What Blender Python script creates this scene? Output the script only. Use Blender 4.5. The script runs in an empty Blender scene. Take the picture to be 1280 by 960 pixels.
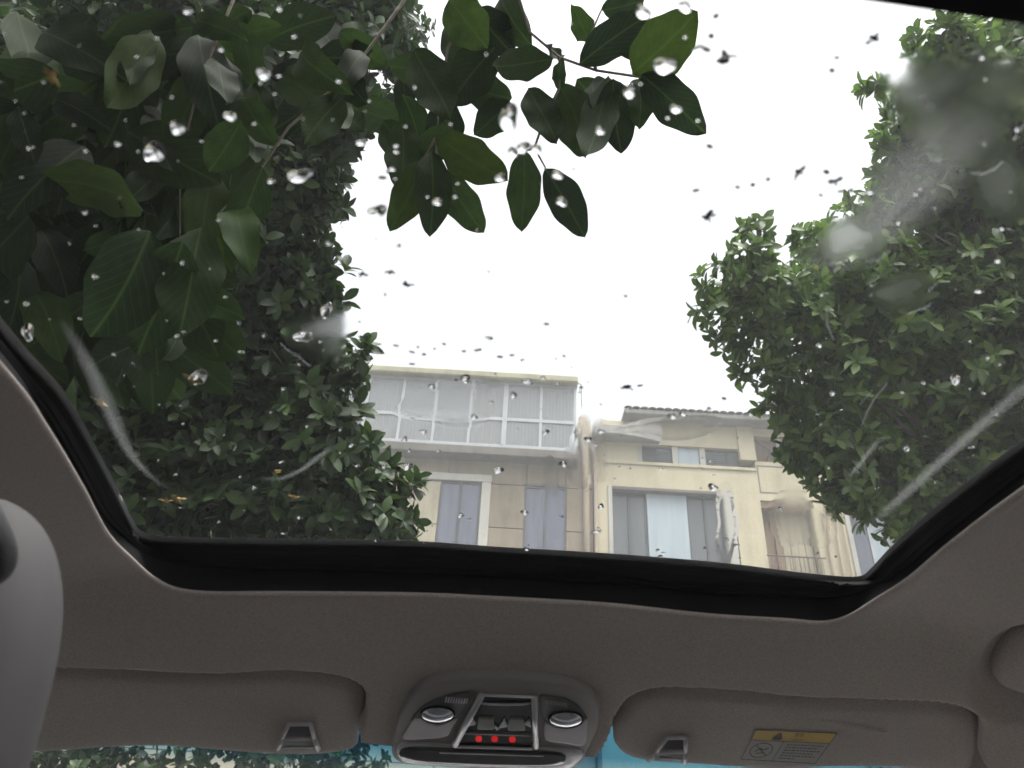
import bpy, bmesh, math, random
import numpy as np
from mathutils import Vector, Matrix, noise
from mathutils.geometry import delaunay_2d_cdt
random.seed(7); rng = np.random.default_rng(7)
sc = bpy.context.scene
COL = sc.collection

# ------------------------------------------------------------------ camera, world, sun, exposure
PITCH, ROLL, FPX = math.radians(33.0), math.radians(3.2), 967.0
CAM = np.array([0.0, 0.0, 1.30])
_F = np.array([0, math.cos(PITCH), math.sin(PITCH)]); _u = np.array([0, -math.sin(PITCH), math.cos(PITCH)]); _r = np.array([1.0, 0, 0])
_R = math.cos(ROLL) * _r + math.sin(ROLL) * _u
_U = -math.sin(ROLL) * _r + math.cos(ROLL) * _u
cd = bpy.data.cameras.new('camera'); cam = bpy.data.objects.new('camera', cd); COL.objects.link(cam)
m = Matrix(((_R[0], _U[0], -_F[0], CAM[0]), (_R[1], _U[1], -_F[1], CAM[1]), (_R[2], _U[2], -_F[2], CAM[2]), (0, 0, 0, 1)))
cam.matrix_world = m
cd.sensor_width = 36; cd.lens = 36 * FPX / 1280; cd.clip_start = 0.01; cd.clip_end = 3000
sc.camera = cam
cd.dof.use_dof = True; cd.dof.focus_distance = 1.75; cd.dof.aperture_fstop = 10.5      # a phone's 2.6 mm aperture

SUN_EL, SUN_AZ = math.radians(72), math.radians(150)      # azimuth from +Y towards +X
w = bpy.data.worlds.new('World'); sc.world = w; w.use_nodes = True
nt = w.node_tree; bg = nt.nodes['Background']
sky = nt.nodes.new('ShaderNodeTexSky'); sky.sky_type = 'NISHITA'; sky.sun_disc = False
sky.sun_elevation = SUN_EL; sky.sun_rotation = SUN_AZ; sky.dust_density = 10.0; sky.air_density = 1.0; sky.ozone_density = 1.0
hs = nt.nodes.new('ShaderNodeHueSaturation'); hs.inputs['Saturation'].default_value = 0.18
nt.links.new(sky.outputs[0], hs.inputs['Color']); nt.links.new(hs.outputs[0], bg.inputs['Color'])
bg.inputs['Strength'].default_value = 0.15
sd = bpy.data.lights.new('sun', 'SUN'); sun = bpy.data.objects.new('sun', sd); COL.objects.link(sun)
sd.energy = 0.6; sd.angle = math.radians(35); sd.color = (1, 0.96, 0.9)
sdir = Vector((math.sin(SUN_AZ) * math.cos(SUN_EL), math.cos(SUN_AZ) * math.cos(SUN_EL), math.sin(SUN_EL)))
sun.rotation_euler = sdir.to_track_quat('Z', 'Y').to_euler()
sc.view_settings.view_transform = 'Standard'; sc.view_settings.look = 'None'
sc.view_settings.gamma = 1; sc.view_settings.exposure = 1.58
sc.cycles.max_bounces = 14; sc.cycles.transparent_max_bounces = 32; sc.cycles.transmission_bounces = 12
sc.cycles.use_denoising = True

# ------------------------------------------------------------------ pixel -> world helpers (photo is 1280x960)
def ray(px, py): return _F + _R * (px - 640) / FPX + _U * (480 - py) / FPX
def at_depth(px, py, dep): return CAM + ray(px, py) * dep
def on_y(px, py, Y): d = ray(px, py); return CAM + d * (Y - CAM[1]) / d[1]
def on_z(px, py, Z): d = ray(px, py); return CAM + d * Z / d[2]           # Z above the camera
def on_fun(px, py, fun):
    """where the pixel's ray meets the surface z = CAM.z + fun(x, y)"""
    d = ray(px, py); lo, hi = 0.05, 4.0
    for _ in range(60):
        t = (lo + hi) / 2; p = d * t
        if p[2] < fun(p[0], p[1]): lo = t
        else: hi = t
    return CAM + d * lo

# ------------------------------------------------------------------ object helpers
WORG = {}
def empty(name, loc, label=None, cat=None, group=None, parent=None):
    o = bpy.data.objects.new(name, None); COL.objects.link(o); loc = np.array(loc, float)
    if parent is not None:
        o.parent = parent; o.location = loc - WORG[parent.name]
    else: o.location = loc
    o.empty_display_size = 0.1
    WORG[o.name] = loc
    tag(o, label, cat, group); return o
def tag(o, label=None, cat=None, group=None, kind=None):
    if label: o['label'] = label
    if cat: o['category'] = cat
    if group: o['group'] = group
    if kind: o['kind'] = kind
    return o
def mesh(name, verts, faces, mat, parent=None, smooth=False, org=None, flip=False):
    verts = np.asarray(verts, float)
    if parent is not None: org = WORG[parent.name]
    elif org is None: org = np.array([verts[:, 0].mean(), verts[:, 1].mean(), verts[:, 2].min()])
    me = bpy.data.meshes.new(name)
    me.from_pydata((verts - org).tolist(), [], [tuple(f[::-1]) if flip else tuple(f) for f in faces]); me.update()
    if mat is not None: me.materials.append(mat)
    if smooth: me.polygons.foreach_set('use_smooth', [True] * len(me.polygons))
    o = bpy.data.objects.new(name, me); COL.objects.link(o)
    if parent is not None: o.parent = parent
    else: o.location = org
    WORG[o.name] = np.array(org, float)
    return o

class MB:
    def __init__(s): s.v = []; s.f = []
    def add(s, v, f):
        n = len(s.v); s.v += [tuple(a) for a in v]; s.f += [tuple(i + n for i in q) for q in f]; return s
    def box(s, x0, x1, y0, y1, z0, z1, b=0.0):
        if b <= 0:
            v = [(x, y, z) for z in (z0, z1) for x, y in ((x0, y0), (x1, y0), (x1, y1), (x0, y1))]
            return s.add(v, [(3, 2, 1, 0), (4, 5, 6, 7), (0, 1, 5, 4), (1, 2, 6, 5), (2, 3, 7, 6), (3, 0, 4, 7)])
        v = []
        for z, i in ((z0, b), (z0 + b, 0), (z1 - b, 0), (z1, b)):
            for x, y in ((x0 + i + b, y0 + i), (x1 - i - b, y0 + i), (x1 - i, y0 + i + b), (x1 - i, y1 - i - b), (x1 - i - b, y1 - i), (x0 + i + b, y1 - i), (x0 + i, y1 - i - b), (x0 + i, y0 + i + b)):
                v.append((x, y, z))
        f = [tuple(range(7, -1, -1)), tuple(range(24, 32))]
        for k in range(3):
            for j in range(8): f.append((k * 8 + j, k * 8 + (j + 1) % 8, k * 8 + 8 + (j + 1) % 8, k * 8 + 8 + j))
        return s.add(v, f)
    def tube(s, pts, rad, n=8, cap=True):
        pts = [np.array(p, float) for p in pts]; m = len(pts)
        rad = [rad] * m if np.isscalar(rad) else rad
        v = []; f = []; up = np.array([0.13, 0.31, 0.94])
        for i, p in enumerate(pts):
            t = pts[min(i + 1, m - 1)] - pts[max(i - 1, 0)]; t = t / (np.linalg.norm(t) + 1e-9)
            a = np.cross(t, up); 
            if np.linalg.norm(a) < .1: a = np.cross(t, [1, 0, 0])
            a /= np.linalg.norm(a); b = np.cross(t, a)
            for k in range(n):
                an = 2 * math.pi * k / n; v.append(p + rad[i] * (a * math.cos(an) + b * math.sin(an)))
        for i in range(m - 1):
            for k in range(n): f.append((i * n + k, i * n + (k + 1) % n, (i + 1) * n + (k + 1) % n, (i + 1) * n + k))
        if cap: f.append(tuple(range(n - 1, -1, -1))); f.append(tuple(range((m - 1) * n, m * n)))
        return s.add(v, f)
    def build(s, name, mat, parent=None, smooth=False, org=None): return mesh(name, s.v, s.f, mat, parent, smooth, org)

def resample(pts, n, closed=True, smooth=True):
    """Catmull-Rom through pts, n points evenly along it"""
    P = np.array(pts, float); m = len(P); out = []
    rngk = range(m) if closed else range(m - 1)
    for k in rngk:
        p0, p1, p2, p3 = (P[(k - 1) % m], P[k], P[(k + 1) % m], P[(k + 2) % m]) if closed else (P[max(k - 1, 0)], P[k], P[k + 1], P[min(k + 2, m - 1)])
        for t in np.linspace(0, 1, 12, endpoint=False):
            if smooth: out.append(0.5 * ((2 * p1) + (-p0 + p2) * t + (2 * p0 - 5 * p1 + 4 * p2 - p3) * t * t + (-p0 + 3 * p1 - 3 * p2 + p3) * t ** 3))
            else: out.append(p1 * (1 - t) + p2 * t)
    out.append(P[0] if closed else P[-1]); out = np.array(out)
    L = np.concatenate([[0], np.cumsum(np.linalg.norm(np.diff(out, axis=0), axis=1))])
    q = np.linspace(0, L[-1], n, endpoint=not closed)
    return np.stack([np.interp(q, L, out[:, j]) for j in range(out.shape[1])], 1)
def poly_normals(P):
    """outward normals of a closed xy loop"""
    t = np.roll(P, -1, 0) - np.roll(P, 1, 0); t /= np.linalg.norm(t, axis=1)[:, None] + 1e-12
    n = np.stack([t[:, 1], -t[:, 0]], 1)
    area = 0.5 * np.sum(P[:, 0] * np.roll(P[:, 1], -1) - np.roll(P[:, 0], -1) * P[:, 1])
    return n if area > 0 else -n
def ccw(P):
    area = 0.5 * np.sum(P[:, 0] * np.roll(P[:, 1], -1) - np.roll(P[:, 0], -1) * P[:, 1])
    return P if area > 0 else P[::-1]
def pad(name, outline, fun, th, bev, mat, parent, dome=0.0, smooth=True, edge=None):
    """a slab whose face towards the cabin (down) follows CAM.z + fun(x,y); outline in xy"""
    P = ccw(np.array(outline, float)); N = poly_normals(P); n = len(P); c = P.mean(0)
    loops = [(P, th), (P, bev), (P - N * bev * .3, bev * .3), (P - N * bev, 0)]
    Q = P - N * bev
    if edge:
        bw, bh = edge; loops = [(P, th), (P, bh)]
        for a_ in (.25, .5, .75, 1.0, 1.25, 1.5): loops.append((P - N * bw * (1 - math.cos(a_)) * 1.076, bh * (1 - math.sin(a_) * 1.0025)))
        Q = loops[-1][0]
    if not edge:
        for s_ in (.85, .65, .45, .25): loops.append((c + (Q - c) * s_, -dome * (1 - s_ * s_)))
    v = []; f = []
    for L, dz in loops:
        for x, y in L: v.append((x, y, CAM[2] + fun(x, y) + dz))
    for k in range(len(loops) - 1):
        for i in range(n): f.append((k * n + i, k * n + (i + 1) % n, (k + 1) * n + (i + 1) % n, (k + 1) * n + i))
    f = [q[::-1] for q in f]
    if edge:
        g0 = (len(loops) - 1) * n; q0, q1 = Q.min(0), Q.max(0)
        G = np.array([(x, y) for x in np.arange(q0[0], q1[0], .012) for y in np.arange(q0[1], q1[1], .012)]); G = G[signed_in(G, Q) > .006]
        r2 = delaunay_2d_cdt([Vector(p) for p in np.concatenate([Q, G])], [], [list(range(n))], 1, 1e-6)
        ids = [(g0 + o_[0]) if o_ and o_[0] < n else None for o_ in r2[3]]
        for q_, p in enumerate(r2[0]):
            if ids[q_] is None: ids[q_] = len(v); v.append((p[0], p[1], CAM[2] + fun(p[0], p[1])))
        for t_ in r2[2]: f.append(tuple(ids[q_] for q_ in t_[::-1]))
        f.append(tuple(range(0, n)))
        return mesh(name, v, f, mat, parent, smooth)
    k = len(v); v.append((c[0], c[1], CAM[2] + fun(*c) - dome))
    for i in range(n): f.append(((len(loops) - 1) * n + (i + 1) % n, (len(loops) - 1) * n + i, k))
    f.append(tuple(range(0, n)))
    return mesh(name, v, f, mat, parent, smooth)

# ------------------------------------------------------------------ materials
def new_mat(name):
    m = bpy.data.materials.new(name); m.use_nodes = True; t = m.node_tree
    return m, t, t.nodes['Principled BSDF'], t.nodes['Material Output']
def coords(t, scale=1.0, kind='Object'):
    tc = t.nodes.new('ShaderNodeTexCoord'); mp = t.nodes.new('ShaderNodeMapping')
    mp.inputs['Scale'].default_value = (scale,) * 3 if np.isscalar(scale) else scale
    t.links.new(tc.outputs[kind], mp.inputs[0]); return mp.outputs[0]
def noise_node(t, co, scale, detail=4, rough=.55):
    n = t.nodes.new('ShaderNodeTexNoise'); n.inputs['Scale'].default_value = scale; n.inputs['Detail'].default_value = detail
    n.inputs['Roughness'].default_value = rough; t.links.new(co, n.inputs['Vector']); return n
def ramp(t, fac, stops):
    r = t.nodes.new('ShaderNodeValToRGB'); e = r.color_ramp.elements
    while len(e) > 1: e.remove(e[-1])
    for i, (p, c) in enumerate(stops):
        c = (c,) * 3 + (1,) if np.isscalar(c) else tuple(c) + (1,)
        if i == 0: e[0].position = p; e[0].color = c
        else: k = e.new(p); k.color = c
    t.links.new(fac, r.inputs[0]); return r.outputs[0]
def bump(t, h, bs, strength, dist):
    b = t.nodes.new('ShaderNodeBump'); b.inputs['Strength'].default_value = strength; b.inputs['Distance'].default_value = dist
    t.links.new(h, b.inputs['Height']); t.links.new(b.outputs[0], bs.inputs['Normal']); return b
def plain(name, col, rough=.5, metal=0, spec=.5, var=.0, vs=6, bmp=0, bs_=60, bd=.002, coat=0, sheen=0):
    m, t, b, o = new_mat(name)
    b.inputs['Base Color'].default_value = (*col, 1); b.inputs['Roughness'].default_value = rough; b.inputs['Metallic'].default_value = metal
    b.inputs['Specular IOR Level'].default_value = spec; b.inputs['Coat Weight'].default_value = coat; b.inputs['Sheen Weight'].default_value = sheen
    co = coords(t)
    if var:
        n = noise_node(t, co, vs, 6); c = np.array(col)
        t.links.new(ramp(t, n.outputs[0], [(.3, tuple(c * (1 - var))), (.7, tuple(np.minimum(c * (1 + var), 1)))]), b.inputs['Base Color'])
    if bmp: bump(t, noise_node(t, co, bs_, 3).outputs[0], b, bmp, bd)
    return m
def mat_stained(name, col, dirt, amount=.5, streak=(1.2, 1.2, .22), scale=1.0):
    """painted render with rain streaks and mottled grime"""
    m, t, b, o = new_mat(name); b.inputs['Roughness'].default_value = .85; b.inputs['Specular IOR Level'].default_value = .2
    co = coords(t); cs = coords(t, streak)
    n1 = noise_node(t, cs, 2.6 * scale, 8, .65); n2 = noise_node(t, co, .8, 6, .6); n3 = noise_node(t, co, 14, 5, .6)
    mul = t.nodes.new('ShaderNodeMath'); mul.operation = 'MULTIPLY'; t.links.new(n1.outputs[0], mul.inputs[0]); t.links.new(n2.outputs[0], mul.inputs[1])
    fac = ramp(t, mul.outputs[0], [(.20, 0.0), (.42, amount)])
    mx = t.nodes.new('ShaderNodeMix'); mx.data_type = 'RGBA'; mx.inputs[6].default_value = (*col, 1); mx.inputs[7].default_value = (*dirt, 1); t.links.new(fac, mx.inputs[0])
    mx2 = t.nodes.new('ShaderNodeMix'); mx2.data_type = 'RGBA'; mx2.blend_type = 'MULTIPLY'; mx2.inputs[0].default_value = 1
    t.links.new(mx.outputs[2], mx2.inputs[6]); t.links.new(ramp(t, n3.outputs[0], [(.3, .88), (.7, 1.0)]), mx2.inputs[7]); t.links.new(mx2.outputs[2], b.inputs['Base Color'])
    bump(t, n3.outputs[0], b, .3, .01); return m
def mat_leaf(name, dark, light, trans=.35, rough=.45, spec=.35):
    m, t, b, o = new_mat(name)
    at = t.nodes.new('ShaderNodeAttribute'); at.attribute_name = 'tone'
    oi = t.nodes.new('ShaderNodeObjectInfo'); ad = t.nodes.new('ShaderNodeMath'); ad.operation = 'ADD'
    t.links.new(at.outputs['Fac'], ad.inputs[0]); t.links.new(oi.outputs['Random'], ad.inputs[1])
    fr = t.nodes.new('ShaderNodeMath'); fr.operation = 'FRACT'; t.links.new(ad.outputs[0], fr.inputs[0])
    n = noise_node(t, coords(t, kind='UV'), 7, 5, .6)
    uv = t.nodes.new('ShaderNodeSeparateXYZ'); tcx = t.nodes.new('ShaderNodeTexCoord'); t.links.new(tcx.outputs['UV'], uv.inputs[0])
    # midrib and side veins from the leaf's own UV
    sb = t.nodes.new('ShaderNodeMath'); sb.operation = 'SUBTRACT'; sb.inputs[1].default_value = .5; t.links.new(uv.outputs[0], sb.inputs[0])
    ab = t.nodes.new('ShaderNodeMath'); ab.operation = 'ABSOLUTE'; t.links.new(sb.outputs[0], ab.inputs[0])
    vy = t.nodes.new('ShaderNodeMath'); vy.operation = 'MULTIPLY_ADD'; vy.inputs[1].default_value = -.9; t.links.new(ab.outputs[0], vy.inputs[0]); t.links.new(uv.outputs[1], vy.inputs[2])
    sn = t.nodes.new('ShaderNodeMath'); sn.operation = 'MULTIPLY'; sn.inputs[1].default_value = 58; t.links.new(vy.outputs[0], sn.inputs[0])
    si = t.nodes.new('ShaderNodeMath'); si.operation = 'SINE'; t.links.new(sn.outputs[0], si.inputs[0])
    vein = ramp(t, si.outputs[0], [(.90, 0.0), (1.0, .35)]); mid = ramp(t, ab.outputs[0], [(.0, .8), (.03, 0.0)])
    vm = t.nodes.new('ShaderNodeMath'); vm.operation = 'MAXIMUM'; t.links.new(vein, vm.inputs[0]); t.links.new(mid, vm.inputs[1])
    c1 = ramp(t, fr.outputs[0], [(0.0, dark), (.55, tuple(np.array(dark) * .5 + np.array(light) * .5)), (.9, light), (1.0, tuple(np.array(light) * np.array([1.25, 1.1, .8])))])
    mx = t.nodes.new('ShaderNodeMix'); mx.data_type = 'RGBA'; mx.blend_type = 'MULTIPLY'; mx.inputs[0].default_value = 1
    t.links.new(c1, mx.inputs[6]); t.links.new(ramp(t, n.outputs[0], [(.3, .75), (.7, 1.1)]), mx.inputs[7])
    m2 = t.nodes.new('ShaderNodeMix'); m2.data_type = 'RGBA'; t.links.new(vm.outputs[0], m2.inputs[0]); t.links.new(mx.outputs[2], m2.inputs[6]); m2.inputs[7].default_value = (*(np.array(light) * 1.5), 1)
    t.links.new(m2.outputs[2], b.inputs['Base Color']); b.inputs['Roughness'].default_value = rough; b.inputs['Specular IOR Level'].default_value = spec
    tr = t.nodes.new('ShaderNodeBsdfTranslucent'); g = t.nodes.new('ShaderNodeHueSaturation'); g.inputs['Saturation'].default_value = 1.15; g.inputs['Value'].default_value = 1.2
    t.links.new(m2.outputs[2], g.inputs['Color']); t.links.new(g.outputs[0], tr.inputs[0])
    ms = t.nodes.new('ShaderNodeMixShader'); ms.inputs[0].default_value = trans
    t.links.new(b.outputs[0], ms.inputs[1]); t.links.new(tr.outputs[0], ms.inputs[2]); t.links.new(ms.outputs[0], o.inputs['Surface']); return m
def mat_clear(name, col):
    m, t, b, o = new_mat(name); t.nodes.remove(b); x = t.nodes.new('ShaderNodeBsdfTransparent'); x.inputs[0].default_value = (*col, 1)
    t.links.new(x.outputs[0], o.inputs['Surface']); return m
def mat_smear(name, amount, scale):
    """greasy film: partly see-through, partly milky, broken up along its own UV"""
    m, t, b, o = new_mat(name); t.nodes.remove(b)
    x = t.nodes.new('ShaderNodeBsdfTransparent'); x.inputs[0].default_value = (.97, .97, .97, 1)
    d = t.nodes.new('ShaderNodeBsdfTranslucent'); d.inputs[0].default_value = (.75, .76, .78, 1)
    co = coords(t, kind='UV'); n = noise_node(t, coords(t, (scale * 6, scale, 1), 'UV'), 3, 5, .6)
    sp = t.nodes.new('ShaderNodeSeparateXYZ'); t.links.new(co, sp.inputs[0])
    ex = ramp(t, sp.outputs[0], [(0, 0.0), (.3, .7), (.5, 1.0), (.7, .7), (1, 0.0)]); ey = ramp(t, sp.outputs[1], [(0, 0.0), (.2, 1.0), (.8, 1.0), (1, 0.0)])
    a = t.nodes.new('ShaderNodeMath'); a.operation = 'MULTIPLY'; t.links.new(ex, a.inputs[0]); t.links.new(ey, a.inputs[1])
    c = t.nodes.new('ShaderNodeMath'); c.operation = 'MULTIPLY'; t.links.new(a.outputs[0], c.inputs[0]); t.links.new(ramp(t, n.outputs[0], [(.3, .35 * amount), (.7, amount)]), c.inputs[1])
    ms = t.nodes.new('ShaderNodeMixShader'); t.links.new(c.outputs[0], ms.inputs[0]); t.links.new(x.outputs[0], ms.inputs[1]); t.links.new(d.outputs[0], ms.inputs[2]); t.links.new(ms.outputs[0], o.inputs['Surface']); return m
def mat_water(name, rough=0.0, bmp=0.0, bscale=30, col=(.98, .98, .98)):
    m, t, b, o = new_mat(name); t.nodes.remove(b); g = t.nodes.new('ShaderNodeBsdfGlass'); g.inputs['Color'].default_value = (*col, 1)
    g.inputs['IOR'].default_value = 1.33; g.inputs['Roughness'].default_value = rough
    if bmp:
        n = noise_node(t, coords(t), bscale, 3, .5); bb = t.nodes.new('ShaderNodeBump'); bb.inputs['Strength'].default_value = bmp; bb.inputs['Distance'].default_value = .00025
        t.links.new(n.outputs[0], bb.inputs['Height']); t.links.new(bb.outputs[0], g.inputs['Normal'])
    t.links.new(g.outputs[0], o.inputs['Surface']); return m
def mat_emit(name, col, s):
    m, t, b, o = new_mat(name); b.inputs['Base Color'].default_value = (*col, 1); b.inputs['Emission Color'].default_value = (*col, 1); b.inputs['Emission Strength'].default_value = s; return m

M = {}
def headliner_mat():
    m, t, b, o = new_mat('headliner_fabric'); b.inputs['Roughness'].default_value = .95; b.inputs['Specular IOR Level'].default_value = .15; b.inputs['Sheen Weight'].default_value = .15
    co = coords(t); n = noise_node(t, co, 520, 2, .8); n2 = noise_node(t, co, 6, 4, .5)
    mx = t.nodes.new('ShaderNodeMix'); mx.data_type = 'RGBA'; mx.blend_type = 'MULTIPLY'; mx.inputs[0].default_value = 1
    t.links.new(ramp(t, n.outputs[0], [(.3, (.222, .192, .172)), (.7, (.375, .325, .295))]), mx.inputs[6]); t.links.new(ramp(t, n2.outputs[0], [(.3, .93), (.7, 1.0)]), mx.inputs[7])
    t.links.new(mx.outputs[2], b.inputs['Base Color']); bump(t, n.outputs[0], b, .35, .0006); return m
M['liner'] = headliner_mat()
M['black'] = plain('black_rubber_trim', (.006, .006, .007), .75, spec=.15, var=.3, vs=40, bmp=.1, bs_=300, bd=.0005)
M['gloss_black'] = plain('gloss_black_plastic', (.012, .012, .014), .12)
M['silver'] = plain('satin_silver_plastic', (.36, .35, .36), .32, .5, bmp=.05, bs_=500, bd=.0003)
M['greyplastic'] = plain('warm_grey_plastic', (.36, .33, .345), .45, var=.08, bmp=.12, bs_=600, bd=.0004)
M['console'] = plain('console_trim_plastic', (.18, .16, .15), .55, var=.06, bmp=.15, bs_=700, bd=.0004)
M['darkgrey'] = plain('dark_grey_plastic', (.03, .03, .033), .5)
M['lavender'] = plain('pale_grey_leather', (.060, .055, .058), .75, var=.06, vs=9, bmp=.2, bs_=600, bd=.0005)
M['darkmesh'] = plain('dark_perforated_leather', (.035, .035, .038), .7, bmp=.6, bs_=500, bd=.001)
M['yellow'] = plain('yellow_label_print', (.36, .23, .02), .5); M['white_print'] = plain('off_white_label_film', (.22, .20, .18), .4); M['ink'] = plain('dark_label_ink', (.05, .045, .04), .6)
M['lens'] = plain('frosted_lamp_lens', (.45, .45, .47), .16, .9)
M['red'] = mat_emit('red_indicator_light', (.7, .01, .01), .16)
M['glass'] = mat_clear('clear_sunroof_glass', (.945, .955, .95)); M['tint'] = mat_clear('blue_tint_band', (.10, .36, .62)); _t = M['tint'].node_tree; _s = _t.nodes.new('ShaderNodeSeparateXYZ'); _t.links.new(coords(_t), _s.inputs[0]); _m = _t.nodes.new('ShaderNodeMapRange'); _m.inputs[1].default_value = 1.418; _m.inputs[2].default_value = 1.452; _t.links.new(_s.outputs[2], _m.inputs[0]); _t.links.new(ramp(_t, _m.outputs[0], [(0, (1, 1, 1)), (.6, (.30, .58, .80)), (1, (.10, .34, .60))]), _t.nodes['Transparent BSDF'].inputs[0]); M['side'] = mat_clear('clear_side_glass', (.93, .94, .93))
M['rear_dim'] = mat_clear('light_cutting_rear_glass', (.10, .10, .10)); M['paint'] = plain('white_car_paint', (.75, .75, .76), .2, coat=1); M['tyre'] = plain('tyre_rubber', (.02, .02, .02), .85)  # rear glass tint is invented, it holds back light from behind
M['drop'] = mat_water('rain_water'); M['film'] = mat_water('rippled_water_film', 0, .12, 200); M['blur'] = mat_water('frosted_wet_smear', .10, .15, 60)
M['smear'] = mat_smear('greasy_smear', .095, 1.0); M['scratch'] = plain('pale_scratch', (.85, .85, .85), .5)
M['debris'] = plain('dark_plant_debris', (.045, .032, .025), .8, var=.5, vs=200); M['petal'] = plain('withered_blossom', (.40, .27, .10), .8, var=.4, vs=300)

# ------------------------------------------------------------------ OUR CAR: roof lining, sunroof, visors, console
car = empty('parked_car', (0, 0.2, 0), 'parked car we sit in with beige roof lining and panoramic sunroof', 'car')
def hz(x, y):
    s = y - .80
    z = .262 - .4 * (s + math.sqrt(s * s + .0012)) * .5
    a = max(0, abs(x) - .40); z -= .9 * a * a
    return z
def hzv(x, y, off=0): return hz(x, y) + off

OPEN_PX = [(0, 465), (57, 541), (102, 614), (134, 671), (163, 699), (195, 718), (244, 728), (366, 732), (520, 737), (620, 742), (760, 750), (880, 760), (980, 766), (1031, 769), (1066, 764), (1100, 749), (1135, 728), (1177, 694), (1228, 655), (1280, 618)]
INNER_PX = [(24, 439), (81, 504), (134, 598), (163, 655), (179, 673), (228, 678), (406, 681), (520, 683), (620, 690), (740, 697), (860, 706), (930, 713), (1000, 722), (1070, 728), (1085, 722), (1116, 690), (1170, 643), (1228, 597), (1280, 559)]
A = [on_z(x, y, .26)[:2] for x, y in OPEN_PX]; B = [on_z(x, y, .292)[:2] for x, y in INNER_PX]
A = [(-.33, -.25), (-.325, 0.), (-.325, .2)] + A + [(.385, .3), (.388, 0.), (.385, -.25), (.33, -.33), (0, -.34), (-.28, -.33)]
B = [(-.335, -.22), (-.335, 0.), (-.335, .25)] + B + [(.388, .3), (.388, 0.), (.385, -.22), (.34, -.28), (0, -.29), (-.29, -.28)]
CEN = np.array([0.02, .25])
def by_angle(P, n):
    """closed curve sampled at n points matched by arc length from the rear middle"""
    return resample(P, n)
NA = 1150
Aout = ccw(by_angle(A, NA)); Bout = ccw(by_angle(B, NA))
# align B start to A start
k = int(np.argmin(np.linalg.norm(Bout - Aout[0], axis=1))); Bout = np.roll(Bout, -k, 0)

_k = np.array([1, 2, 3, 4, 5, 6, 5, 4, 3, 2, 1], float); _k /= _k.sum(); Bout = sum(np.roll(Bout, j - 5, 0) * _k[j] for j in range(11))
# visor recess outlines (pixels -> lining surface)
LV = [(-150, 905), (-138, 862), (-80, 840), (60, 836), (150, 838), (250, 843), (300, 842), (345, 839), (400, 842), (437, 850), (453, 862), (458, 882), (456, 905), (449, 925), (437, 946), (330, 950), (80, 947), (-100, 945)]
RV = [(768, 942), (764, 915), (774, 890), (790, 871), (820, 861), (870, 861), (925, 864), (1000, 872), (1100, 876), (1178, 880), (1213, 891), (1231, 912), (1228, 952), (1190, 974), (1000, 969), (880, 964), (800, 958)]
def outline_on(pxs, n, off=0): return resample([on_fun(x, y, lambda a, b: hzv(a, b, off))[:2] for x, y in pxs], n)
LVR = LV[:14] + [(470, 1010), (-150, 1010)]; RVR = [(756, 1010)] + RV[1:13] + [(1226, 1010)]
LVo, RVo = outline_on(LVR, 160), outline_on(RVR, 160)
def signed_in(P, poly):
    """distance inside a polygon (positive inside)"""
    P = np.asarray(P)[:, None, :]; a = poly[None]; b = np.roll(poly, -1, 0)[None]; ab = b - a
    t = np.clip(((P - a) * ab).sum(2) / ((ab ** 2).sum(2) + 1e-12), 0, 1); d = np.sqrt((((a + ab * t[..., None]) - P) ** 2).sum(2)).min(1)
    x, y = P[:, 0, 0][:, None], P[:, 0, 1][:, None]; ax, ay, bx, by = a[..., 0], a[..., 1], b[..., 0], b[..., 1]
    cr = ((ay > y) != (by > y)) & (x < (bx - ax) * (y - ay) / (by - ay + 1e-15) + ax)
    return np.where(cr.sum(1) % 2 == 1, d, -d)
sm = lambda t: np.clip(t, 0, 1) ** 2 * (3 - 2 * np.clip(t, 0, 1))
FRONT = 1.085
def outer_pt(p):
    d = p - CEN; d = d / np.linalg.norm(d); x0, x1, y0, y1 = -.70, .70, -1.15, FRONT
    t = min([(x1 - CEN[0]) / d[0] if d[0] > 1e-6 else 9, (x0 - CEN[0]) / d[0] if d[0] < -1e-6 else 9, (y1 - CEN[1]) / d[1] if d[1] > 1e-6 else 9, (y0 - CEN[1]) / d[1] if d[1] < -1e-6 else 9])
    return CEN + d * t
Nn = poly_normals(Aout); Oout = np.array([outer_pt(p) for p in Aout]); LOOPS = []
LIP = .010
prof = [(.0015, .0055), (0, .0040), (0, .0025), (.001, .0009), (.003, .0002), (.010, 0)]
V = []; F = []
for inset, up in prof:
    L = Aout + Nn * inset; LOOPS.append([(x, y, hz(x, y) + up - .0) for x, y in L])
base = Aout + Nn * .010
K = 110
pts = []
for k in range(1, K + 1):
    t = k / K; L = base * (1 - t) + Oout * t; pts.append(L)
allp = np.concatenate(pts)
off = .036 * np.maximum(sm((signed_in(allp, LVo) + .002) / .008), sm((signed_in(allp, RVo) + .002) / .008))
HANDLE = on_fun(1292, 832, hz)[:2]
hd = np.linalg.norm((allp - HANDLE) * np.array([1.0, .55]), axis=1)
off += .018 * sm((.056 - hd) / .024)
bul = -.010 * np.exp(-((allp[:, 0] + .003) / .13) ** 2) * sm((allp[:, 1] - .97) / .1)
i = 0
for L in pts:
    LOOPS.append([(x, y, hz(x, y) + off[i + j] + bul[i + j]) for j, (x, y) in enumerate(L)]); i += len(L)
for L in LOOPS: V += [(x, y, z + CAM[2]) for x, y, z in L]
for k in range(len(LOOPS) - 1):
    for i in range(NA): F.append((k * NA + i, (k + 1) * NA + i, (k + 1) * NA + (i + 1) % NA, k * NA + (i + 1) % NA))
liner = mesh('headliner', V, F, M['liner'], car, True); liner['label'] = 'taupe fabric roof lining around the sunroof opening'
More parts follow.
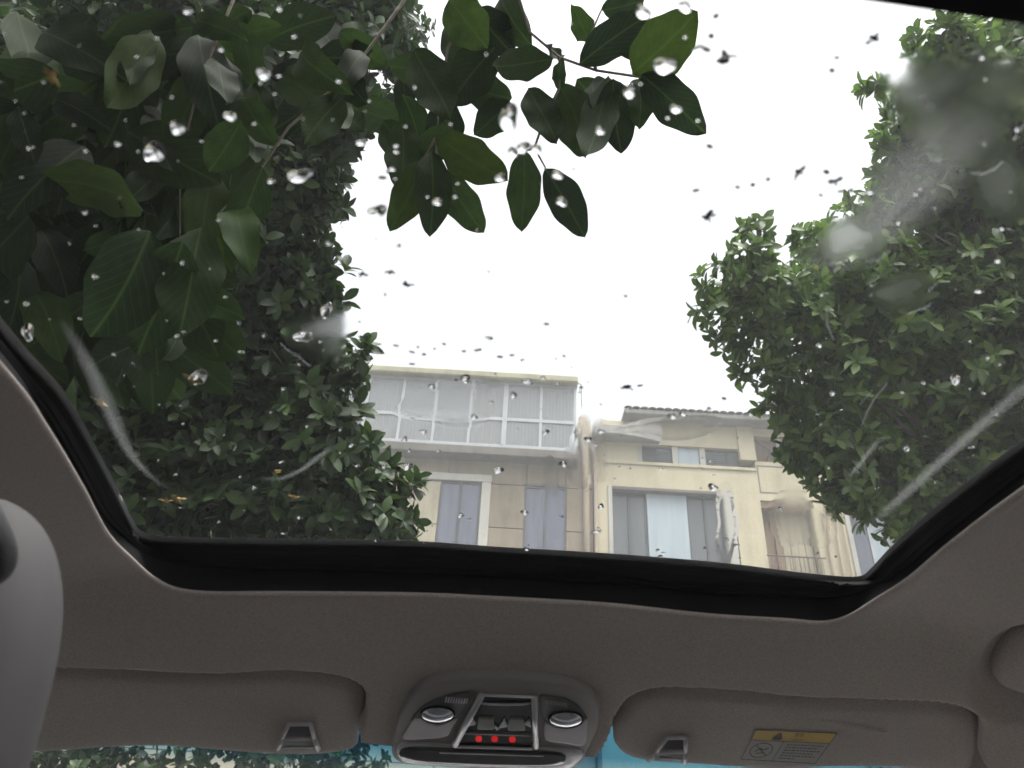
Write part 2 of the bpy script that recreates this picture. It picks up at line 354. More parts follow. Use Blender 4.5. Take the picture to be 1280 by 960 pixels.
# black sunroof surround: wall up from the lining, ridged band, then glass edge
V = []; F = []; st = [(-.012, .30, 0), (-.006, .274, 0)]
rows = []
rows.append([(*p, hz(*p) + .0052) for p in Aout + Nn * .0012]); rows.append([(*p, hz(*p) + .0062) for p in Aout + Nn * .006]); rows.append([(*p, .281) for p in Aout + Nn * .012])
nr = 15
for k in range(nr + 1):
    t = k / nr; z = .281 + (.2905 - .281) * t + (.0016 if k % 3 == 1 else 0) - (.0016 if k % 5 == 2 else 0)
    L = (Aout + Nn * .012) * (1 - t) + Bout * t; rows.append([(*p, z) for p in L])
rows.append([(*p, .2925) for p in Bout])
for L in rows: V += [(x, y, z + CAM[2]) for x, y, z in L]
for k in range(len(rows) - 1):
    for i in range(NA): F.append((k * NA + i, (k + 1) * NA + i, (k + 1) * NA + (i + 1) % NA, k * NA + (i + 1) % NA))
mesh('sunroof_frame', V, F, M['black'], car, True)['label'] = 'black rubber sunroof surround'
def gz(x, y): return .3015
def strip_loop(P, z, name, mat): 
    n = len(P); return mesh(name, [(x, y, CAM[2] + z) for x, y in P], [tuple(range(n))], mat, car)
# two glass panes, parted by the cross bar
def bar_y(x): return .158 + .09 * (x - .1)
front = [p for p in Bout if p[1] > bar_y(p[0]) - .03]; rear = [p for p in Bout if p[1] < bar_y(p[0]) - .06]
def sort_ang(P):
    P = np.array(P); c = P.mean(0); return P[np.argsort(np.arctan2(P[:, 1] - c[1], P[:, 0] - c[0]))]
strip_loop(sort_ang(front), .2930, 'sunroof_glass', M['glass']); strip_loop(sort_ang(rear), .2930, 'sunroof_glass', M['glass'])
mb = MB()
for a, b, z0, z1 in ((0, .012, .283, .2920), (.0125, .085, .274, .2920), (.0855, .1, .278, .2920)):
    xs = [-.36, .41]
    v = []
    for x in xs:
        y1 = bar_y(x) - a; y0 = bar_y(x) - b
        v += [(x, y0, CAM[2] + z0), (x, y1, CAM[2] + z0 + (.004 if a else 0)), (x, y1, CAM[2] + z1), (x, y0, CAM[2] + z1)]
    mb.add(v, [(0, 1, 5, 4), (1, 2, 6, 5), (2, 3, 7, 6), (3, 0, 4, 7), (0, 3, 2, 1), (4, 5, 6, 7)])
mb.build('sunroof_crossbar', M['black'], car)

# sun visors
def visor(pxs, label, shift):
    O = outline_on(pxs, 150, .012); O = ccw(O); N = poly_normals(O)
    return pad('sun_visor', O - N * .003, lambda x, y: hz(x, y) + .012, .018, .006, M['liner'], car, edge=(.022, .012))
lv = visor(LV, '', 0); lv['label'] = 'left sun visor folded up with grey clip'
rv = visor(RV, '', 0); rv['label'] = 'right sun visor with yellow warning sticker'
def visor_fun(o=0): return lambda x, y: hz(x, y) + .012 - o
def pxpad(name, pxs, fun, th, bev, mat, parent, n=40, sharp=False, dome=0, smooth=True):
    P = [on_fun(x, y, fun)[:2] for x, y in pxs]
    return pad(name, resample(P, n, True, not sharp), fun, th, bev, mat, parent, dome, smooth)
def clip(vis, q):
    """q: pixel corners of the bracket: outer frame strokes with openings between"""
    tl, tr, ml, mr, bl, br, b2l, b2r = q; f = visor_fun(.006)
    P = lambda p: on_fun(*p, f)
    mb = MB()
    for a, b, r in ((tl, tr, .0028), (tl, ml, .0028), (tr, mr, .0028), (ml, mr, .0028), (ml, bl, .0032), (mr, br, .0032)):
        mb.tube([P(a), P(b)], r, 8)
    mb.tube([P(b2l), P(b2r)], .0018, 6)
    mb.build('visor_clip', M['greyplastic'], vis, True)
    pxpad('clip_socket', [tl, tr, mr, br, bl, ml], visor_fun(.001), .002, .0005, M['darkgrey'], vis, 30, True)
clip(lv, [(361, 905), (388, 905), (353, 923), (393, 923), (347, 936), (398, 937), (356, 934), (392, 934)])
clip(rv, [(834, 922), (857, 922), (820, 940), (857, 940), (811, 951), (856, 953), (824, 947), (852, 949)])
# warning sticker on the right visor
LAB = [(945, 912.5), (1046.5, 916.5), (1019, 954.5), (926, 949)]
def lab(u, v):
    a = np.array(LAB[0]) * (1 - u) + np.array(LAB[1]) * u; b = np.array(LAB[3]) * (1 - u) + np.array(LAB[2]) * u; return tuple(a * (1 - v) + b * v)
def quad_on(name, us, off, mat, par):
    n = 6; v = []; f = []
    for j in range(n + 1):
        for i in range(n + 1): v.append(on_fun(*lab(us[0] + (us[1] - us[0]) * i / n, us[2] + (us[3] - us[2]) * j / n), visor_fun(off)))
    for j in range(n):
        for i in range(n): f.append((j * (n + 1) + i, (j + 1) * (n + 1) + i, (j + 1) * (n + 1) + i + 1, j * (n + 1) + i + 1))
    return mesh(name, v, f, mat, par)
st = quad_on('warning_sticker', (0, 1, 0, 1), .0006, M['white_print'], rv)
quad_on('sticker_header', (0.005, .995, .01, .33), .0010, M['yellow'], rv)
def ink(items, off=.0014, name='sticker_print', par=None, mat='ink'):
    """items: thin polylines and filled triangles in sticker u,v"""
    mb = MB()
    for pl, wd in items:
        for (u0, v0), (u1, v1) in zip(pl[:-1], pl[1:]):
            d = np.array([(u1 - u0) * 2.4, v1 - v0]); L = np.linalg.norm(d) + 1e-9; nn = np.array([-d[1], d[0]]) / L * wd; nn[0] /= 2.4
            c = [(u0 + nn[0], v0 + nn[1]), (u1 + nn[0], v1 + nn[1]), (u1 - nn[0], v1 - nn[1]), (u0 - nn[0], v0 - nn[1])]
            mb.add([on_fun(*lab(*p), visor_fun(off)) for p in c], [(0, 1, 2, 3)])
    return mb.build(name, M[mat], rv)
it = [([(0, 0), (1, 0), (1, 1), (0, 1), (0, 0)], .012), ([(0, .34), (1, .34)], .01), ([(.42, .34), (.42, 1)], .01)]
it += [([(.2 + .14 * math.cos(a), .67 + .24 * math.sin(a)) for a in np.linspace(0, 6.283, 25)], .014), ([(.1, .5), (.3, .84)], .014)]
it += [([(.13, .72), (.18, .60), (.22, .66), (.28, .58)], .02), ([(.15, .78), (.26, .74)], .016)]
for r_, (a, b) in enumerate(((.48, .95), (.48, .9), (.48, .95), (.48, .88), (.48, .93), (.48, .7))):
    u = a; vv = .44 + r_ * .09
    while u < b:
        l = random.uniform(.02, .06); it.append(([(u, vv), (min(u + l, b), vv)], .016)); u += l + .012
ink(it)
it = [([(.26, .27), (.315, .07), (.37, .27), (.26, .27)], .03), ([(.28, .24), (.35, .24)], .04), ([(.30, .18), (.33, .18)], .03)]
ink(it, .0015)
# two warning characters and a small word under them, as the header of the sticker shows
for txt, size, (u, v) in (('警告', .0062, (.56, .16)), ('WARNING', .0030, (.56, .295))):
    cu = bpy.data.curves.new('t', 'FONT'); cu.body = txt; cu.size = size; cu.align_x = 'CENTER'; cu.resolution_u = 2
    to = bpy.data.objects.new('t', cu); COL.objects.link(to); bpy.context.view_layer.update()
    me = to.to_mesh(); vs = np.array([p.co[:] for p in me.vertices]); fs = [tuple(p.vertices) for p in me.polygons]; to.to_mesh_clear(); bpy.data.objects.remove(to)
    if len(vs):
        p0 = on_fun(*lab(u, v), visor_fun(.0014)); ex = on_fun(*lab(u + .1, v), visor_fun(.0014)) - p0; ex /= np.linalg.norm(ex); ey = on_fun(*lab(u, v - .1), visor_fun(.0014)) - p0; ey /= np.linalg.norm(ey)
        o = mesh('sticker_lettering', [p0 + ex * a[0] + ey * a[1] * 1.6 for a in vs], fs, M['ink'], rv)

# overhead console
def hc(off): return lambda x, y: .5725 - .4 * y - off
Zc = lambda L: [(480 + x / 4.267, 830 + y / 4.267) for x, y in L]
cons = pxpad('overhead_console', Zc([(48, 500), (50, 400), (75, 300), (130, 205), (210, 130), (320, 97), (500, 82), (700, 86), (900, 105), (1050, 140), (1128, 195), (1150, 262), (1140, 345), (1095, 440), (1040, 540), (900, 570), (500, 560), (150, 540)]), hc(.0030), .03, .003, M['console'], car, 120)
cons['label'] = 'grey overhead console with two map lamps and switches'
pxpad('vent_grille', Zc([(145, 310), (185, 250), (245, 208), (330, 175), (420, 160), (482, 158), (440, 225), (392, 290), (300, 325), (200, 325)]), hc(.0052), .003, .0008, M['darkgrey'], cons, 60)
pxpad('vent_grille', Zc([(833, 175), (900, 178), (970, 192), (1030, 225), (1068, 275), (1075, 300), (960, 340), (862, 310), (842, 240)]), hc(.0052), .003, .0008, M['darkgrey'], cons, 60)
pxpad('lamp_panel', Zc([(103, 402), (125, 350), (160, 300), (200, 300), (280, 330), (350, 310), (392, 296), (360, 350), (330, 388), (220, 402)]), hc(.0064), .003, .001, M['greyplastic'], cons, 60)
pxpad('lamp_panel', Zc([(858, 318), (900, 335), (980, 345), (1040, 330), (1080, 300), (1082, 360), (1062, 436), (960, 425), (862, 405)]), hc(.0064), .003, .001, M['greyplastic'], cons, 60)
for cx, cy in ((285, 277), (970, 302)):
    ring = [(cx + 94 * math.cos(a), cy + 45 * math.sin(a) * 1.0) for a in np.linspace(0, 6.283, 24, endpoint=False)]
    pxpad('lamp_bezel', Zc(ring), hc(.0076), .003, .0008, M['black'], cons, 40)
    ring = [(cx + 86 * math.cos(a), cy + 39 * math.sin(a)) for a in np.linspace(0, 6.283, 24, endpoint=False)]
    pxpad('map_lamp', Zc(ring), hc(.0084), .003, .0012, M['lens'], cons, 40, dome=.004)
for g in range(9):       # vent slots left and right
    x = 330 + g * 14
    pxpad('vent_slot', Zc([(x, 182 + 1 * g), (x + 7, 182 + g), (x + 1, 206 + g), (x - 6, 206 + g)]), hc(.0066), .002, .0003, M['greyplastic'], cons, 12, True)
    x = 862 + g * 13
    pxpad('vent_slot', Zc([(x, 196 + 2 * g), (x + 6, 196 + 2 * g), (x + 9, 214 + 2 * g), (x + 3, 214 + 2 * g)]), hc(.0066), .002, .0003, M['console'], cons, 12, True)
# silver bezel of the switch bank: strokes round a gloss black field
pxpad('switch_field', Zc([(535, 190), (790, 200), (800, 445), (395, 438)]), hc(.0060), .003, .0008, M['gloss_black'], cons, 60, True)
mb = MB()
P = lambda p, o=.0085: on_fun(*Zc([p])[0], hc(o))
for a, b, r in (((522, 165), (800, 175), .0016), ((520, 168), (378, 430), .0042), ((800, 178), (812, 440), .0036), ((380, 440), (790, 452), .0018)):
    mb.tube([P(a), P(((a[0] + b[0]) / 2, (a[1] + b[1]) / 2)), P(b)], r, 10)
mb.build('switch_bezel', M['silver'], cons, True)
for a, b in (((505, 290), (585, 352)), ((668, 294), (750, 358))):
    pxpad('rocker_switch', Zc([(a[0], a[1]), (b[0], a[1] + 2), (b[0] + 2, b[1]), (a[0] - 8, b[1])]), hc(.0085), .003, .001, plain('olive_grey_switch', (.10, .10, .075), .4), cons, 30, True)
for tri in ([(470, 292), (492, 325), (440, 335)], [(640, 296), (660, 335), (612, 345)], [(775, 300), (782, 338), (748, 325)], [(585, 330), (615, 350), (600, 356)]):
    pxpad('switch_wing', Zc(tri), hc(.0095), .002, .0006, M['silver'], cons, 12, True)
mb = MB()
mb.tube([P((480, 205), .0075), P((560, 214), .0085), P((650, 217), .009), P((740, 214), .0085), P((785, 208), .0075)], .0012, 6); mb.tube([P((425, 372)), P((600, 378)), P((785, 384))], .0007, 6)
mb.build('switch_trim_line', M['greyplastic'], cons, True)
for cx, cy in ((505, 401), (590, 402), (685, 405)):
    pxpad('indicator_light', Zc([(cx - 14, cy - 13), (cx + 14, cy - 13), (cx + 14, cy + 13), (cx - 14, cy + 13)]), hc(.0066), .002, .0006, M['red'], cons, 16)
pxpad('slot_surround', Zc([(95, 425), (360, 440), (700, 452), (1045, 468), (1015, 540), (930, 562), (500, 550), (160, 535), (80, 500)]), hc(.0056), .004, .0015, M['silver'], cons, 70)
pxpad('storage_slot', Zc([(112, 458), (400, 462), (700, 470), (945, 486), (940, 540), (700, 545), (400, 536), (115, 515)]), hc(.0085), .004, .0012, M['gloss_black'], cons, 60)
mb = MB(); mb.tube([P((295, 474), .010), P((850, 492), .010)], .0007, 6); mb.build('slot_trim_line', M['silver'], cons)

# grab handle in its recess at the right edge
hp = HANDLE
an = np.linspace(0, 6.283, 48, endpoint=False)
gh = pad('grab_handle', [(hp[0] + .006 + .034 * math.copysign(abs(math.cos(a)) ** .8, math.cos(a)), hp[1] - .004 + .062 * math.copysign(abs(math.sin(a)) ** .8, math.sin(a))) for a in an], lambda x, y: hz(x, y) + .006, .014, .010, M['liner'], car, dome=.006)
# windscreen with tint band, pillars, roof skin, doors, dashboard, bonnet, wheels
def panel(name, pts, mat, parent=car, th=.02):
    p = [np.array(q, float) for q in pts]; n = np.cross(p[1] - p[0], p[2] - p[0]); n /= np.linalg.norm(n); v = p + [q + n * th for q in p]; k = len(p)
    f = [tuple(range(k - 1, -1, -1)), tuple(range(k, 2 * k))] + [(i, (i + 1) % k, (i + 1) % k + k, i + k) for i in range(k)]
    return mesh(name, v, f, mat, parent)
C2 = CAM[2]
wt = np.array([0, 1.13, C2 + .160]); wb = np.array([0, 1.90, C2 - .36])
def wsp(x, t): q = wt * (1 - t) + wb * t; return (x, q[1] - .03 * (x / .7) ** 2, q[2])
def sheet(name, t0, t1, mat, par, dz=0, nx=16):
    v = []; f = []
    for j, t in enumerate((t0, t1)):
        for i in range(nx + 1): x = -.68 + 1.36 * i / nx; a = wsp(x, t); v.append((a[0], a[1] + dz, a[2] + dz))
    for i in range(nx): f.append((i, i + 1, nx + 2 + i, nx + 1 + i))
    return mesh(name, v, f, mat, par)
sheet('windscreen', -.08, 1, M['side'], car); sheet('tint_band', -.08, .085, M['tint'], car, .002)['label'] = 'blue shade band along the top of the windscreen'
for s in (-1, 1):
    X = .74 * s
    panel('side_window', [(X, 1.0, C2 + .10), (X, .14, C2 + .14), (X, .14, .98), (X, 1.35, .98)], M['side'], th=.004)
    panel('side_window', [(X, .02, C2 + .14), (X, -.95, C2 + .10), (X, -.95, .98), (X, .02, .98)], M['rear_dim'], th=.004)
    mb = MB(); mb.box(min(X - .05 * s, X), max(X - .05 * s, X), .03, .13, .9, C2 + .2); mb.build('door_pillar', M['liner'], car)
    mb = MB(); mb.tube([(.70 * s, 1.02, C2 + .16), (.76 * s, 1.4, C2 - .12), (.80 * s, 1.75, C2 - .36)], .035, 10); mb.build('windscreen_pillar', M['liner'], car, True)
    mb = MB(); mb.tube([(.72 * s, 1.06, C2 + .14), (.73 * s, .3, C2 + .19), (.72 * s, -1.1, C2 + .16)], .035, 10); mb.build('roof_rail', M['liner'], car, True)
    for y0, y1 in ((.10, 1.15), (-.98, .09)):
        mb = MB(); mb.box(min(.80 * s, .88 * s), max(.80 * s, .88 * s), y0, y1, .32, .985, .02); mb.build('door', M['paint'], car)
    for y in (1.75, -1.0):
        mb = MB()
        wv = [(X * 1.02 + a * s, y + .33 * math.cos(b), .33 + .33 * math.sin(b)) for a in (0, .2) for b in np.linspace(0, 6.283, 28, endpoint=False)]
        mb.add(wv, [(i, (i + 1) % 28, 28 + (i + 1) % 28, 28 + i) for i in range(28)] + [tuple(range(27, -1, -1)), tuple(range(28, 56))]); wl = mb.build('wheel', M['tyre'], car)
        mb = MB(); wv = [(X * 1.02 + a * s, y + .2 * math.cos(b), .33 + .2 * math.sin(b)) for a in (.18, .215) for b in np.linspace(0, 6.283, 20, endpoint=False)]
        mb.add(wv, [(i, (i + 1) % 20, 20 + (i + 1) % 20, 20 + i) for i in range(20)] + [tuple(range(19, -1, -1)), tuple(range(20, 40))]); mb.build('rim', M['silver'], wl)
mb = MB(); mb.box(-.86, .86, 1.9, 2.75, .35, .90, .08); mb.box(-.84, .84, 1.16, 1.9, .35, .86, .05); mb.build('bonnet', M['paint'], car)
mb = MB(); mb.box(-.78, .78, 1.2, 1.75, .7, .93, .05); mb.build('dashboard', M['darkgrey'], car, True)
mb = MB(); mb.box(-.80, .80, -1.15, 1.2, .25, .31); mb.build('floor_pan', M['darkgrey'], car)
panel('rear_window', [(-.7, -1.12, C2 + .2), (.7, -1.12, C2 + .2), (.74, -1.4, 1.0), (-.74, -1.4, 1.0)], M['rear_dim'], th=.004)
mb = MB(); mb.box(-.82, .82, -1.45, -1.0, .30, 1.0, .05); mb.build('tailgate', M['paint'], car)
# outer roof skin ring
V = []; F = []
R1 = Bout; R2 = Oout * np.array([1.06, 1.02])
V = [(x, y, C2 + .298) for x, y in R1] + [(x, y, C2 + hz(x * .9, y) + .075) for x, y in R2]
F = [(i, (i + 1) % NA, NA + (i + 1) % NA, NA + i) for i in range(NA)]
mesh('roof_skin', V, F, M['paint'], car, True)

# front seats; the left headrest reaches into the picture
def superell(c, a, e1=.55, e2=.55, nu=48, nv=28, rotz=0, tilt=0):
    v = []; f = []; sg = lambda t, e: math.copysign(abs(t) ** e, t)
    for j in range(nv + 1):
        ph = -math.pi / 2 + math.pi * j / nv
        for i in range(nu):
            th = 2 * math.pi * i / nu
            p = np.array([a[0] * sg(math.cos(ph), e1) * sg(math.cos(th), e2), a[1] * sg(math.cos(ph), e1) * sg(math.sin(th), e2), a[2] * sg(math.sin(ph), e1)])
            y = p[1] * math.cos(tilt) - p[2] * math.sin(tilt); z = p[1] * math.sin(tilt) + p[2] * math.cos(tilt); x = p[0]
            v.append((c[0] + x * math.cos(rotz) - y * math.sin(rotz), c[1] + x * math.sin(rotz) + y * math.cos(rotz), c[2] + z))
    for j in range(nv):
        for i in range(nu): f.append((j * nu + i, j * nu + (i + 1) % nu, (j + 1) * nu + (i + 1) % nu, (j + 1) * nu + i))
    return v, f
for s in (-1, 1):
    x = .37 * s; seat = empty('front_seat', (x, .45, .31), parent=car)
    v, f = superell((x, .50, .55), (.25, .26, .10)); mesh('seat_cushion', v, f, M['lavender'], seat, True)
    v, f = superell((x, .27, .82), (.24, .075, .30), tilt=.2); mesh('seat_back', v, f, M['lavender'], seat, True)
    if s < 0:
        seat['label'] = 'pale grey leather seat whose headrest shows at the left edge'
        hcn = at_depth(-128, 895, .44)
        v, f = superell(hcn, (.080, .05, .130), .85, .95, 64, 40, rotz=-.1, tilt=.12); mesh('headrest', v, f, M['lavender'], seat, True)
        pc = at_depth(-60, 668, .385)
        v, f = superell(pc, (.036, .012, .032), .8, .8, 48, 24, rotz=-.45, tilt=.9); mesh('headrest_insert', v, f, M['darkmesh'], seat, True)
    else:
        v, f = superell((x + .06, .22, 1.13), (.11, .05, .05), .7, .7); mesh('headrest', v, f, M['lavender'], seat, True)

# ------------------------------------------------------------------ what lies on the glass: water, debris, smears
def onglass(px, py, z=.2938): return on_z(px, py, z)
def drop_mesh(px, py, w_, h_, seed, hr=.20):
    c = onglass(px, py); ex = onglass(px + w_ / 2, py) - c; ey = onglass(px, py - h_ / 2) - c
    r_ = random.Random(seed); n = 22; ph = [r_.uniform(0, 6.28) for _ in range(3)]
    rad = [1 + .15 * math.sin(2 * math.pi * i / n * 2 + ph[0]) + .10 * math.sin(2 * math.pi * i / n * 3 + ph[1]) for i in range(n)]
    H = hr * min(np.linalg.norm(ex), np.linalg.norm(ey)) ; v = []; f = []
    prof = [(1, 0), (.93, .30), (.80, .58), (.58, .82), (.32, .95)]
    for s_, hh in prof:
        for i in range(n): a = 2 * math.pi * i / n; v.append(c + (ex * math.cos(a) + ey * math.sin(a)) * rad[i] * s_ + np.array([0, 0, H * hh]))
    v.append(c + np.array([0, 0, H]))
    for k in range(len(prof) - 1):
        for i in range(n): f.append((k * n + i, k * n + (i + 1) % n, (k + 1) * n + (i + 1) % n, (k + 1) * n + i))
    t = (len(prof) - 1) * n
    for i in range(n): f.append((t + i, t + (i + 1) % n, len(v) - 1))
    f.append(tuple(range(n - 1, -1, -1)))
    return v, [q[::-1] for q in f]
BIG = [(636, 148, 26, 34, 'fat ring-shaped raindrop above the grey hanging leaf'), (472, 264, 22, 18, 'dark-hearted raindrop beside the lowest hanging leaves'), (375, 219, 34, 18, 'wide flat raindrop over the left foliage gap'),
       (193, 190, 24, 30, 'tall clear raindrop on dark foliage at upper left'), (831, 82, 26, 24, 'round raindrop on the twig of the top right leaf'), (856, 8, 18, 14, 'raindrop at the tip of the top right leaf'),
       (874, 62, 18, 12, 'oval raindrop inside the big top right leaf'), (845, 136, 14, 12, 'bright raindrop on the lower right hanging leaf'), (787, 114, 14, 20, 'upright raindrop on the twig between two leaves'),
       (804, 15, 18, 18, 'round raindrop at the dark leaf edge near the top'), (750, 163, 13, 10, 'white raindrop on the middle dark leaf'), (697, 218, 14, 12, 'raindrop at the base of the right hanging leaf'),
       (702, 252, 14, 12, 'raindrop at the left edge of the right hanging leaf'), (547, 252, 11, 11, 'small raindrop on the upright hanging leaf'), (626, 222, 13, 12, 'raindrop at the tip of the sideways leaf'),
       (654, 184, 18, 14, 'pair-like raindrop on top of the grey hanging leaf'), (641, 190, 12, 14, 'raindrop left of the grey leaf stalk'), (671, 186, 14, 12, 'raindrop right of the grey leaf stalk'),
       (380, 420, 24, 16, 'dark-edged raindrop low in the left foliage'), (35, 415, 18, 20, 'milky raindrop near the left frame'), (248, 472, 26, 18, 'raindrop holding a yellowish bit'),
       (452, 178, 12, 10, 'white raindrop where sky opens left of the leaves'), (450, 176, 9, 8, ''), (408, 388, 16, 18, 'tall raindrop at the ragged foliage edge'), (582, 473, 14, 9, 'raindrop on the eave of the beige house'),
       (660, 477, 14, 8, 'raindrop right of the eave middle'), (642, 494, 10, 8, 'raindrop on the glazed balcony right half'), (540, 483, 10, 7, 'raindrop on the balcony eave left'), (623, 588, 12, 9, 'dark-topped raindrop below the glazed balcony'),
       (593, 521, 9, 6, 'raindrop on the balcony rail'), (891, 609, 13, 9, 'dark raindrop above the right shop window'), (682, 540, 9, 7, 'raindrop on the lower balcony pane'), (510, 583, 11, 10, 'dark raindrop beside the leaves and wall'),
       (840, 520, 12, 7, 'raindrop on the tiled eave'), (853, 517, 9, 6, 'small raindrop right on the tiled eave'), (704, 580, 10, 7, 'raindrop on the brown wall near pipe'), (735, 549, 9, 7, 'raindrop on the gap between houses'),
       (1194, 474, 14, 12, 'pinkish raindrop in the right tree'), (1133, 560, 9, 8, 'raindrop low in the right tree'), (905, 75, 12, 14, 'crescent drop on the open sky near the leaves'), (288, 145, 16, 12, 'raindrop high in the left foliage'),
       (222, 160, 18, 20, 'blurry raindrop among the dark upper leaves'), (330, 92, 20, 14, 'wide raindrop high above the left foliage gap')]
for i, (x, y, a, b, lb) in enumerate(BIG):
    if not lb: continue
    v, f = drop_mesh(x, y, a, b, i); o = mesh('raindrop', v, f, M['drop'], None, True); tag(o, lb, 'raindrop', 'large raindrops on the sunroof glass')
mb = MB(); cnt = 0
def in_glass(x, y):
    p = onglass(x, y); return signed_in([p[:2]], Bout[::6])[0] > .004
dens = [(0, 430, 0, 680, 105), (430, 620, 60, 470, 26), (440, 760, 465, 700, 52), (740, 960, 510, 715, 34), (960, 1280, 250, 700, 46), (1080, 1280, 60, 250, 8), (620, 900, 0, 300, 18), (500, 720, 430, 470, 5)]
for x0, x1, y0, y1, n in dens:
    for _ in range(n):
        x, y = random.uniform(x0, x1), random.uniform(y0, y1)
        if not in_glass(x, y): continue
        s_ = random.choice([2, 2.4, 3, 3.5, 4, 5, 6.5]) if x < 430 else random.choice([2.2, 2.6, 3, 3.5, 4, 5, 6.5])
        v, f = drop_mesh(x, y, s_ * random.uniform(.7, 1.7), s_ * random.uniform(.6, 1.1), 1000 + cnt); cnt += 1; mb.add(v, f)
o = mb.build('fine_raindrops', M['drop'], None, True); tag(o, 'fine raindrops scattered over the whole sunroof glass', 'raindrops', kind='stuff')
# debris: little dark flower bits
def debris(px, py, s_, seed, mat, label):
    r_ = random.Random(seed); c = onglass(px, py, .2958); mb = MB(); k = r_.randint(3, 5); e = np.linalg.norm(onglass(px + 1, py) - onglass(px, py))
    for j in range(k):
        a = r_.uniform(0, 6.28); L = s_ * e * r_.uniform(.35, .6); w2 = L * r_.uniform(.25, .4); d = np.array([math.cos(a), math.sin(a), 0]); n = np.array([-d[1], d[0], 0]); z = np.array([0, 0, 1.0])
        b0 = c + d * L * .1
        v = [b0, b0 + d * L * .5 + n * w2 + z * L * .15, b0 + d * L + z * L * .3, b0 + d * L * .5 - n * w2 + z * L * .1, b0 + d * L * .5 + z * L * .35]
        mb.add(v, [(0, 1, 4), (1, 2, 4), (2, 3, 4), (3, 0, 4), (0, 3, 2, 1)])
    a = r_.uniform(0, 6.28); d = np.array([math.cos(a), math.sin(a), 0]); mb.tube([c, c + d * s_ * e * .35 + np.array([0, 0, .001]), c + d * s_ * e * .6], [.0007, .0005, .0004], 5)
    v, f = superell(c + np.array([0, 0, .001]), (s_ * e * .2, s_ * e * .15, s_ * e * .12), 1, 1, 10, 6); mb.add(v, f)
    o = mb.build('fallen_blossom', M[mat]); tag(o, label, 'plant debris', 'withered blossoms and bits on the glass')
for i, (x, y, s_, mt, lb) in enumerate([(998, 216, 22, 'debris', 'largest dark withered blossom on open sky at right'), (886, 270, 20, 'debris', 'dark withered blossom with stalk left of right tree'), (782, 485, 18, 'debris', 'dark spread-out bit above the tiled roof'),
        (489, 341, 14, 'debris', 'upper dark bit near the left foliage edge'), (509, 358, 16, 'debris', 'lower dark bit with a pointed tail'), (453, 343, 13, 'debris', 'dark bit at the ragged foliage edge'), (1045, 228, 18, 'debris', 'pale blurry bit right of the largest blossom'),
        (908, 72, 24, 'debris', 'curled dark bit beside the top right leaf'), (1090, 48, 20, 'debris', 'faint bit high near the crossbar'), (240, 475, 22, 'petal', 'yellow blossom bit in the left foliage'), (222, 625, 18, 'petal', 'orange bit low near the left corner'),
        (207, 627, 14, 'petal', 'pale green bit low near the left corner'), (125, 505, 20, 'petal', 'bluish crumpled bit by the left smear'), (345, 590, 13, 'petal', 'yellow bit low in the left foliage'), (367, 622, 12, 'petal', 'tan bit near the bottom frame at left'), (64, 96, 22, 'petal', 'yellowish bit in the dark top left')]):
    debris(x, y, s_, i + 5, mt, lb)
mb = MB()
for (x, y) in [(895, 20), (889, 45), (884, 62), (887, 183), (870, 238), (1046, 72), (1040, 88), (922, 234), (941, 231), (960, 224), (1033, 215), (1026, 244), (1052, 239), (1064, 238), (555, 430), (580, 439), (600, 437), (530, 443), (515, 455), (625, 446), (640, 444), (705, 445), (683, 405), (782, 370), (905, 498), (800, 482), (515, 440), (570, 475), (495, 432), (418, 345), (425, 372), (432, 380), (486, 215), (478, 222)]:
    c = onglass(x, y, .2943); e = .00034; v, f = superell(c, (e * random.uniform(3.5, 7), e * random.uniform(2, 4), .0006), 1, 1, 8, 5, rotz=random.uniform(-.6, .6)); mb.add(v, f)
o = mb.build('dark_specks', M['debris']); tag(o, 'tiny dark specks scattered over the glass against the sky', 'specks', kind='stuff')
# smears and scratches on the pane
def smear(name, pts, width, mat, z=.2915, n=40, lab_=None):
    P = resample([onglass(x, y, z) for x, y in pts], n, False); v = []; f = []; W = resample(np.array(width, float)[:, None], n, False)[:, 0] if not np.isscalar(width) else [width] * n
    for i in range(n):
        t = P[min(i + 1, n - 1)] - P[max(i - 1, 0)]; t /= np.linalg.norm(t); nn = np.array([-t[1], t[0], 0])
        for j in range(5): v.append(P[i] + nn * W[i] * (j / 4 - .5))
    for i in range(n - 1):
        for j in range(4): f.append((i * 5 + j, i * 5 + j + 1, i * 5 + j + 6, i * 5 + j + 5))
    o = mesh(name, v, f, mat, car); uvl = o.data.uv_layers.new(name='UVMap'); li = np.zeros(len(o.data.loops), int); o.data.loops.foreach_get('vertex_index', li)
    uv = np.stack([(li % 5) / 4, (li // 5) / (n - 1)], 1); uvl.data.foreach_set('uv', uv.ravel())
    if lab_: o['label'] = lab_
    return o
smear('glass_smear', [(75, 395), (110, 455), (140, 520), (165, 570), (200, 605), (228, 614)], [.010, .018, .016, .014, .012, .006], M['smear'], lab_='grey greasy streak curving down the left side of the glass')
smear('glass_smear', [(318, 598), (350, 598), (375, 588), (400, 570), (420, 555)], .007, M['smear'], .2913, lab_='short curved pale smear in the left foliage')
smear('glass_smear', [(1090, 655), (1140, 610), (1200, 555), (1280, 485), (1330, 440)], .015, M['smear'], lab_='straight pale streak over the right tree')
smear('glass_smear', [(1060, 598), (1075, 580), (1090, 560), (1105, 545)], .006, M['smear'], .2911, lab_='short smear low in the right tree')
smear('glass_smear', [(1000, 330), (1060, 310), (1120, 250), (1180, 180), (1230, 130)], [.03, .05, .06, .06, .04], mat_smear('broad_milky_smear', .11, .5), .2909, lab_='broad milky patch over the upper right tree')
